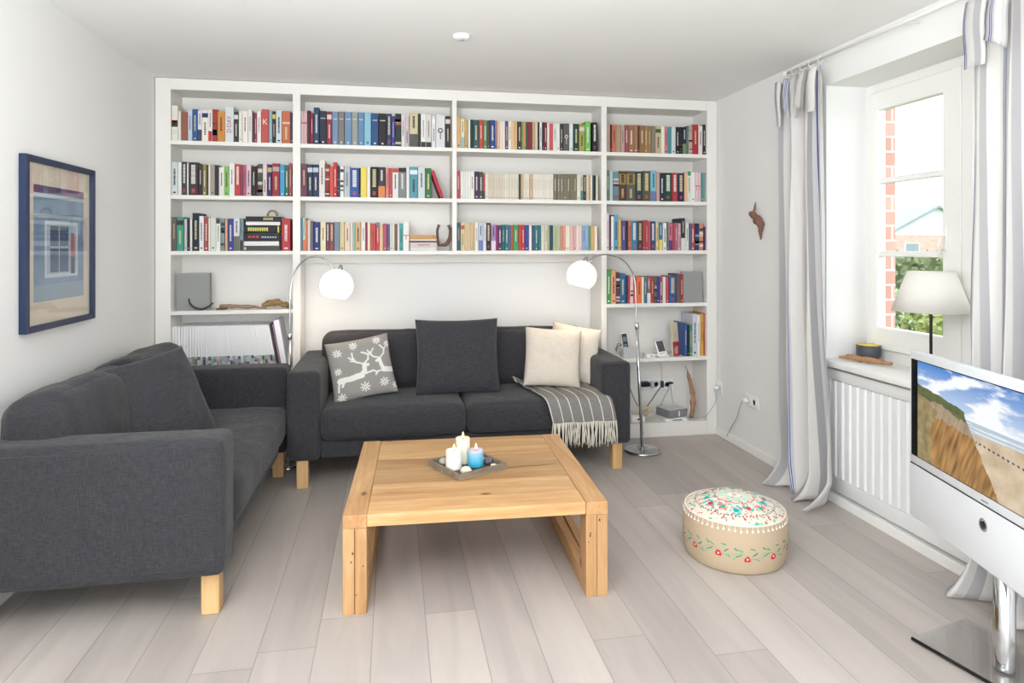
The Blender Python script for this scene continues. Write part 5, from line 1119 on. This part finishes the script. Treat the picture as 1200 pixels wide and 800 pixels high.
# things on the window sill
zs = ZS + .0045
XS = lambda px, py: on_z(px, py, zs)
c = on_x(1017.5, 412, 2.525); r_ = .5 * 26 / F * (c.x * ST + c.y * CT); cu = empty('small_bowl', 'small dark grey bowl with bright yellow inside on the window sill', 'bowl', (c.x, c.y, zs))
hb = 2 * r_ * .72
MB().lathe([(0, 0), (r_ * .72, 0), (r_ * .80, .004), (r_ * .97, hb * .35), (r_, hb), (r_ * .95, hb), (r_ * .95, hb - .001)], 32).build('outer_shell', pm('bowl_grey', '#4b4d55', .6), cu)
MB().lathe([(r_ * .949, hb - .0005), (r_ * .92, hb * .4), (r_ * .7, .008), (0, .006)], 32).build('yellow_lining', pm('bowl_yellow', '#f2cf1e', .4), cu)
driftwood('bark_piece', 'flat strip of brown bark lying in front of the bowl on the sill', [XS(984, 422.5), XS(997, 422.5), XS(1012, 425), XS(1030, 428), XS(1045, 430.5)], [.006, .013, .015, .014, .010, .008], '#b08a62', 51, z_rest=zs, n=12, mat=pm('bark_brown', '#a87c58', .85, var=(50, .4), bump=(80, .7)))
# table lamp
lp = on_x(1091, 317, 2.455); rS = .5 * 84 / F * (lp.x * ST + lp.y * CT) * .97
zt2, zb2 = on_x(1091, 318, 2.455).z, on_x(1091, 364.5, 2.455).z
tl_ = empty('table_lamp', 'table lamp with cream conical fabric shade on the window sill', 'lamp', (2.455, lp.y, zs))
MB().lathe([(0, 0), (.07, 0), (.072, .004), (.07, .010), (.012, .016), (0, .018)], 32).build('base', pm('dark_bronze', '#2c2a2b', .4, metal=.6), tl_)
MB().tube([(0, 0, .015), (0, 0, zt2 - zs - .03)], .0065, 12).build('stem', pm('dark_bronze', '#2c2a2b'), tl_)
m_shade = bpy.data.materials.new('cream_lampshade'); m_shade.use_nodes = True; nt = m_shade.node_tree; b = nt.nodes['Principled BSDF']; b.inputs['Base Color'].default_value = (*srgb('#ffffff'), 1); b.inputs['Roughness'].default_value = .9
tl2 = nt.nodes.new('ShaderNodeBsdfTranslucent'); tl2.inputs['Color'].default_value = (*srgb('#fffaf0'), 1); mx = nt.nodes.new('ShaderNodeMixShader'); mx.inputs[0].default_value = .5; nt.links.new(b.outputs[0], mx.inputs[1]); nt.links.new(tl2.outputs[0], mx.inputs[2]); nt.links.new(mx.outputs[0], nt.nodes['Material Output'].inputs[0])
z1, z2 = zb2 - zs, zt2 - zs
MB().lathe([(rS, z1), (rS * .60, z2), (rS * .585, z2), (rS * .985, z1 + .001)], 48).build('lamp_shade', m_shade, tl_)
MB().tube([(-rS * .585, 0, z2 - .012), (rS * .585, 0, z2 - .012)], .0018, 6).build('shade_bracket', m_metal, tl_)
MB().lathe([(0, z2 - .10), (.02, z2 - .09), (.03, z2 - .065), (.014, z2 - .03), (.014, z2 - .012), (0, z2 - .012)], 20).build('bulb', pm('frosted_bulb', '#f4f2ee', .4), tl_)

# ================================================================== CURTAINS
mc = bpy.data.materials.new('striped_linen_curtain'); mc.use_nodes = True; nt = mc.node_tree; N = nt.nodes; L = nt.links; b = N['Principled BSDF']; b.inputs['Roughness'].default_value = .95; b.inputs['Specular IOR Level'].default_value = .1
uv = N.new('ShaderNodeUVMap'); sx = N.new('ShaderNodeSeparateXYZ'); L.new(uv.outputs[0], sx.inputs[0])
m2 = N.new('ShaderNodeMath'); m2.operation = 'FRACT'; L.new(sx.outputs['X'], m2.inputs[0])
cr = N.new('ShaderNodeValToRGB'); cr.color_ramp.interpolation = 'CONSTANT'; els = cr.color_ramp.elements
stops = [(0, '#eceae8'), (.20, '#c2c1c3'), (.32, '#dcdad8'), (.44, '#f0eeed'), (.66, '#dddde0'), (.70, '#4a60aa'), (.716, '#ececf2'), (.738, '#4a60aa'), (.754, '#dddde0'), (.82, '#b6b5b8'), (.90, '#e4e2de')]
els[0].position = 0; els[0].color = (*srgb(stops[0][1]), 1); els[1].position = stops[1][0]; els[1].color = (*srgb(stops[1][1]), 1)
for p_, c_ in stops[2:]: e = els.new(p_); e.color = (*srgb(c_), 1)
L.new(m2.outputs[0], cr.inputs[0]); L.new(cr.outputs[0], b.inputs['Base Color'])
tl3 = N.new('ShaderNodeBsdfTranslucent'); L.new(cr.outputs[0], tl3.inputs['Color']); mx = N.new('ShaderNodeMixShader'); mx.inputs[0].default_value = .42; L.new(b.outputs[0], mx.inputs[1]); L.new(tl3.outputs[0], mx.inputs[2]); L.new(mx.outputs[0], N['Material Output'].inputs[0])
XC, ZR = 2.262, 2.385
def curtain(label, ya0, ya1, yb0, yb1, folds, seed, flare, um, uo):
    """near/far edge Y at the top (ya) and at the floor (yb)"""
    cur = empty('curtain', label, 'curtain', (XC, (ya0 + ya1) / 2, 0), 0, 'striped curtains at the window'); O = Vector((XC, (ya0 + ya1) / 2, 0))
    mb = MB(); nu, nv = 260, 60; ztop = 2.335
    def fn(u, v):
        z = ztop * (1 - v) ** 1.0; t = v
        a = ya0 + (yb0 - ya0) * t ** 1.6; b_ = ya1 + (yb1 - ya1) * t ** 1.6
        ph = u * folds * 2 * math.pi + seed + .5 * math.sin(t * 3 + seed) ; amp = .032 + .022 * t + (.01 * math.sin(u * 9 + seed))
        y = a + (b_ - a) * (u + .012 * math.sin(ph * 2)); x = -amp * math.sin(ph) * (1 - .4 * abs(math.sin(u * 7 + seed))) - .02 * t
        x += .010 * noise.noise(Vector((u * 8 + seed, t * 3, 0))) * 2
        if t > .93:   # cloth breaks on the floor
            k = (t - .93) / .07; x -= flare * k ** 1.5 * (.5 + .5 * math.sin(ph * .7 + 1)); z = max(.006, z * (1 - .25 * k)) + .012 * k * (1 + math.sin(ph)) * (1 - k) + .008 * k * (1 + math.sin(u * 23 + seed)) ; y += .04 * k * math.sin(u * 5 + seed)
        return Vector((XC + x, y, z)) - O
    mb.grid(fn, nu, nv); uvs = [(u_ / nu * um + uo, v_ / nv) for v_ in range(nv + 1) for u_ in range(nu + 1)]
    o = mb.build('fabric', mc, cur, uv=uvs); o.modifiers.new('thick', 'SOLIDIFY').thickness = .0015
    # turned-over heading that hangs in loose flaps
    n_f = 5; rnd = random.Random(seed * 10)
    for k in range(n_f):
        fb = MB(); u0 = k / n_f + .02; u1 = (k + .86) / n_f; ln_ = rnd.uniform(.20, .27); sk = rnd.uniform(-.03, .03); off = rnd.uniform(.012, .03)
        def ff(u, v):
            uu = u0 + (u1 - u0) * u; p = fn(uu, 0)
            return Vector((-.045 - off * v - .018 * math.sin(u * 3.1) * (1 - .4 * v), p.y + sk * v * (1 + u) + .008 * math.sin(v * 5), ztop - .002 - ln_ * v * (1 - .25 * u * (k % 2))))
        fb.grid(ff, 12, 10); uu = [((u0 + (u1 - u0) * i / 12) * um + uo + .1, j / 10) for j in range(11) for i in range(13)]
        q2 = fb.build('heading_flap', mc, cur, uv=uu); q2.modifiers.new('thick', 'SOLIDIFY').thickness = .0015
    for k in range(5):
        y = ya0 + (ya1 - ya0) * (k + .5) / 5 - O.y
        MB().tube([(.0 + .016 * math.cos(a), y, ZR - .004 + .018 * math.sin(a)) for a in [q_ * math.pi / 8 for q_ in range(17)]], .0022, 6).build('curtain_ring', pm('white_ring', '#e8e8e6', .4), cur)
        MB().tube([(0, y, ZR - .022), (-.004, y + .004, ZR - .035), (0, y, ZR - .048)], .0014, 5).build('hook', m_metal, cur)
    return cur
ct1 = on_x(916, 200, XC).y; ct0 = on_x(967, 200, XC).y
curtain('striped grey and blue linen curtain hanging between wall and radiator', ct0, ct1, on_x(977, 590, XC - .05).y, on_x(905, 590, XC - .05).y - .06, 3.0, 1.0, .13, 2.07, .286)
curtain('striped grey and blue linen curtain hanging behind the television', 1.66, on_x(1140, 200, XC).y, 1.7, on_x(1142, 600, XC).y, 4.2, 2.6, .07, 4.2, .584)
rod = empty('curtain_rod', 'thin white curtain rod under the ceiling above the window', 'curtain rod', (XC, 2.6, ZR))
MB().tube([(0, -1.15, 0), (0, on_x(925, 85, XC).y - 2.6 + .02, 0)], .0075, 12).build('rod', m_trim, rod)
for yy in (-1.1, .0, .93): MB().tube([(0, yy, 0), (.05, yy, .005), (XR - XC, yy, .005)], .005, 8).build('bracket', m_trim, rod)
MB().lathe([(0, 0), (.012, .006), (.014, .014), (.008, .024), (0, .028)], 16, at=(0, on_x(925, 85, XC).y - 2.6 + .018, 0), M=Matrix.Rotation(R(-90), 4, 'X')).build('finial', m_trim, rod)

# ================================================================== TELEVISION
kT = 1.17; pt0 = Vector((1.704, 1.926, 0)) * kT; aT = R(13.9); D_ = Vector((-math.sin(aT), -math.cos(aT), 0))   # along the set, towards the camera
Lw = .94; dep = (pt0.x * ST + pt0.y * CT); zT = CH - (410 - HZ) * dep / F; zB = CH - (601 - HZ) * dep / F
TV = empty('television', 'white flat television showing a beach and cliff on its screen', 'television', (pt0.x, pt0.y, 0)); TV.rotation_euler = (0, 0, math.atan2(D_.y, D_.x))
# local: +X along the set towards the camera, local -Y = left side (screen side)?  check sign below
m_tvw = pm('white_tv_lacquer', '#d9dce0', .5, spec=.4); m_tvk = pm('tv_black_gloss', '#0d0f14', .15)
sgn = -1   # screen side in local Y (towards -X of the room)
def ty(v): return sgn * v
zl = zB + .205; bz = .026
mb = MB(); mb.box((0, ty(0), zl), (Lw, ty(-.030), zT), bev=.004, seg=2); case = mb.build('housing', m_tvw, TV)
MB().box((0, ty(.002), zB), (Lw, ty(-.0245), zl - .004), bev=.004, seg=2).build('speaker_panel', m_tvw, TV)
MB().box((.001, ty(-.001), zl - .0041), (Lw - .001, ty(-.022), zl + .0002)).build('gap', m_tvk, TV)
sc0, sc1, sz0, sz1 = .012, Lw - .012, zl + .032, zT - .030
scr = MB().box((sc0, ty(.0008), sz0), (sc1, ty(-.004), sz1)).build('screen_bezel', m_tvk, TV)
def beach(u, v):
    n = lambda s_, o_=0: noise.fractal(Vector((u * s_, v * s_ * .6, o_)), 1, 2, 5)
    hz = .60 - .0 * u
    cl = .18 + .10 * n(3)
    top = .77 - .30 * max(0, u - .0) + .02 * n(14, 4)           # grassy cliff top sloping to its tip
    edge = .345 + .05 * (top - v) + .012 * n(22, 2)
    if v < top and u < edge + max(0, .62 - v) * .30:
        if v > top - .10 - .03 * n(9): 
            g = .5 + .5 * n(30, 7); return tuple(a * (.6 + .8 * g) for a in srgb('#59623a'))
        if u < .12 + .06 * n(8, 3) : g = .5 + .5 * n(24, 5); return tuple(a * (.6 + .9 * g) for a in srgb('#8f7f58'))
        g = .5 + .5 * noise.noise(Vector((u * 60 - v * 12, v * 5, 0))); c1, c2 = srgb('#5f3f20'), srgb('#c99a5e'); 
        if v > top - .22 + .04 * n(12): c1, c2 = srgb('#8d7a62'), srgb('#b7a288')
        return tuple(c1[k] * (1 - g) + c2[k] * g for k in range(3))
    if v > hz:
        t = (v - hz) / (1 - hz); s1, s2 = srgb('#c3d6ea'), srgb('#3f7fc8'); c = tuple(s1[k] * (1 - t) + s2[k] * t for k in range(3)); cd = noise.fractal(Vector((u * 5, v * 9, 2)), 1, 2.1, 6) + .22 - .25 * t
        k_ = max(0, min(1, cd * 2.4)); return tuple(c[i] * (1 - k_) + srgb('#f1f3f6')[i] * k_ for i in range(3))
    if v > hz - .09 - .25 * max(0, .6 - u) * .4:
        t = noise.noise(Vector((u * 3, v * 60, 0))); return srgb('#dfe6ea') if t > .25 else srgb('#b4c4cf')
    if math.hypot((u * 37 % 1) - .5, ((v - .40 - .18 * (.6 - u)) * 30)) < .3 and u > .42 and abs(v - .40 - .18 * (.6 - u)) < .03: return srgb('#4a5270')
    if u > .78 - .3 * (.25 - v) and v < .22 + .3 * (u - .7) + .05 * n(9): g = .5 + .5 * n(28, 6); return tuple(a * (.5 + .9 * g) for a in srgb('#8a8453'))
    g = .5 + .5 * n(12, 8); c1, c2 = srgb('#b9a184'), srgb('#dccab0'); return tuple(c1[k] * (1 - g) + c2[k] * g for k in range(3))
pu0 = sc0 + .045
mb = MB(); mb.grid(lambda u, v: Vector((pu0 + (sc1 - pu0 - .045) * u, ty(.0014), sz0 + .003 + (sz1 - sz0 - .006) * v)), 260, 150, colfn=beach, smooth=False)
mb.build('lit_picture', attr_mat('screen_picture', .3, emis=1.0), scr, col=True)
zc_ = zl - .065
MB().lathe([(0, 0), (.021, 0), (.022, .004), (.019, .005), (.0, .005)], 32, at=(Lw * .47, ty(.0022), zc_), M=Matrix.Rotation(R(90) * -sgn * -1, 4, 'X')).build('eye_ring', m_metal, TV)
MB().lathe([(0, 0), (.0135, 0), (.0135, .006), (0, .007)], 32, at=(Lw * .47, ty(.0022), zc_), M=Matrix.Rotation(R(90) * sgn * 1, 4, 'X')).build('eye', m_tvk, TV)
for k_ in range(5): MB().box((Lw * .47 - .02 + k_ * .009, ty(.0014), zl + .010), (Lw * .47 - .014 + k_ * .009, ty(.0), zl + .016)).build('logo_letter', pm('logo_grey', '#8a8c90', .4), TV) if k_ else 0
0 and letters('', .013, pm('logo_grey', '#8a8c90', .4), TV, (Lw * .47, ty(.0010), zl + .014), (R(90), 0, 0), 'logo')
# column and glass foot
cp = Vector((1.94, 1.80, 0)); st_ = empty('television_stand', 'chrome column stand on a clear glass floor plate carrying the television', 'stand', cp); fa = math.atan2(-.975, .223)
MB().lathe([(0, .015), (.0315, .015), (.031, .03), (.031, zB + .12), (0, zB + .12)], 40).build('column', m_metal, st_)
m_gp = pm('clear_glass_plate', '#eef2f0', .03, trans=1.0); m_gp.node_tree.nodes['Principled BSDF'].inputs['IOR'].default_value = 1.45
m_plate = m_glass.copy(); m_plate.name = 'floor_plate_glass'
for n_ in m_plate.node_tree.nodes:
    if n_.type == 'MATH' and n_.operation == 'MULTIPLY_ADD': n_.inputs[2].default_value = .17
cA = Vector((1.786, 2.01, 0)); dv = Vector((.223, -.975, 0)).normalized(); nv_ = Vector((.975, .223, 0)).normalized()
pl_ = [cA, cA + dv * .56, cA + dv * .56 + nv_ * .29, cA + nv_ * .29]
MB().prism([((p - cp).x, (p - cp).y) for p in pl_], 2, .0015, .0145).build('glass_plate', m_plate, st_)
e_ = [((p - cp)) for p in pl_]
MB().tube([e_[0] + Vector((0, 0, .008)), e_[1] + Vector((0, 0, .008))], .0058, 6).build('dark_edge', m_tvk, st_)
for p in []: q_ = Vector((0, 0, 0)).lerp(p, .5); 0 and MB().lathe([(0, 0), (.016, 0), (.016, .0078), (0, .0078)], 16, at=(q_.x, q_.y, 0)).build('rubber_foot', m_tvk, st_)
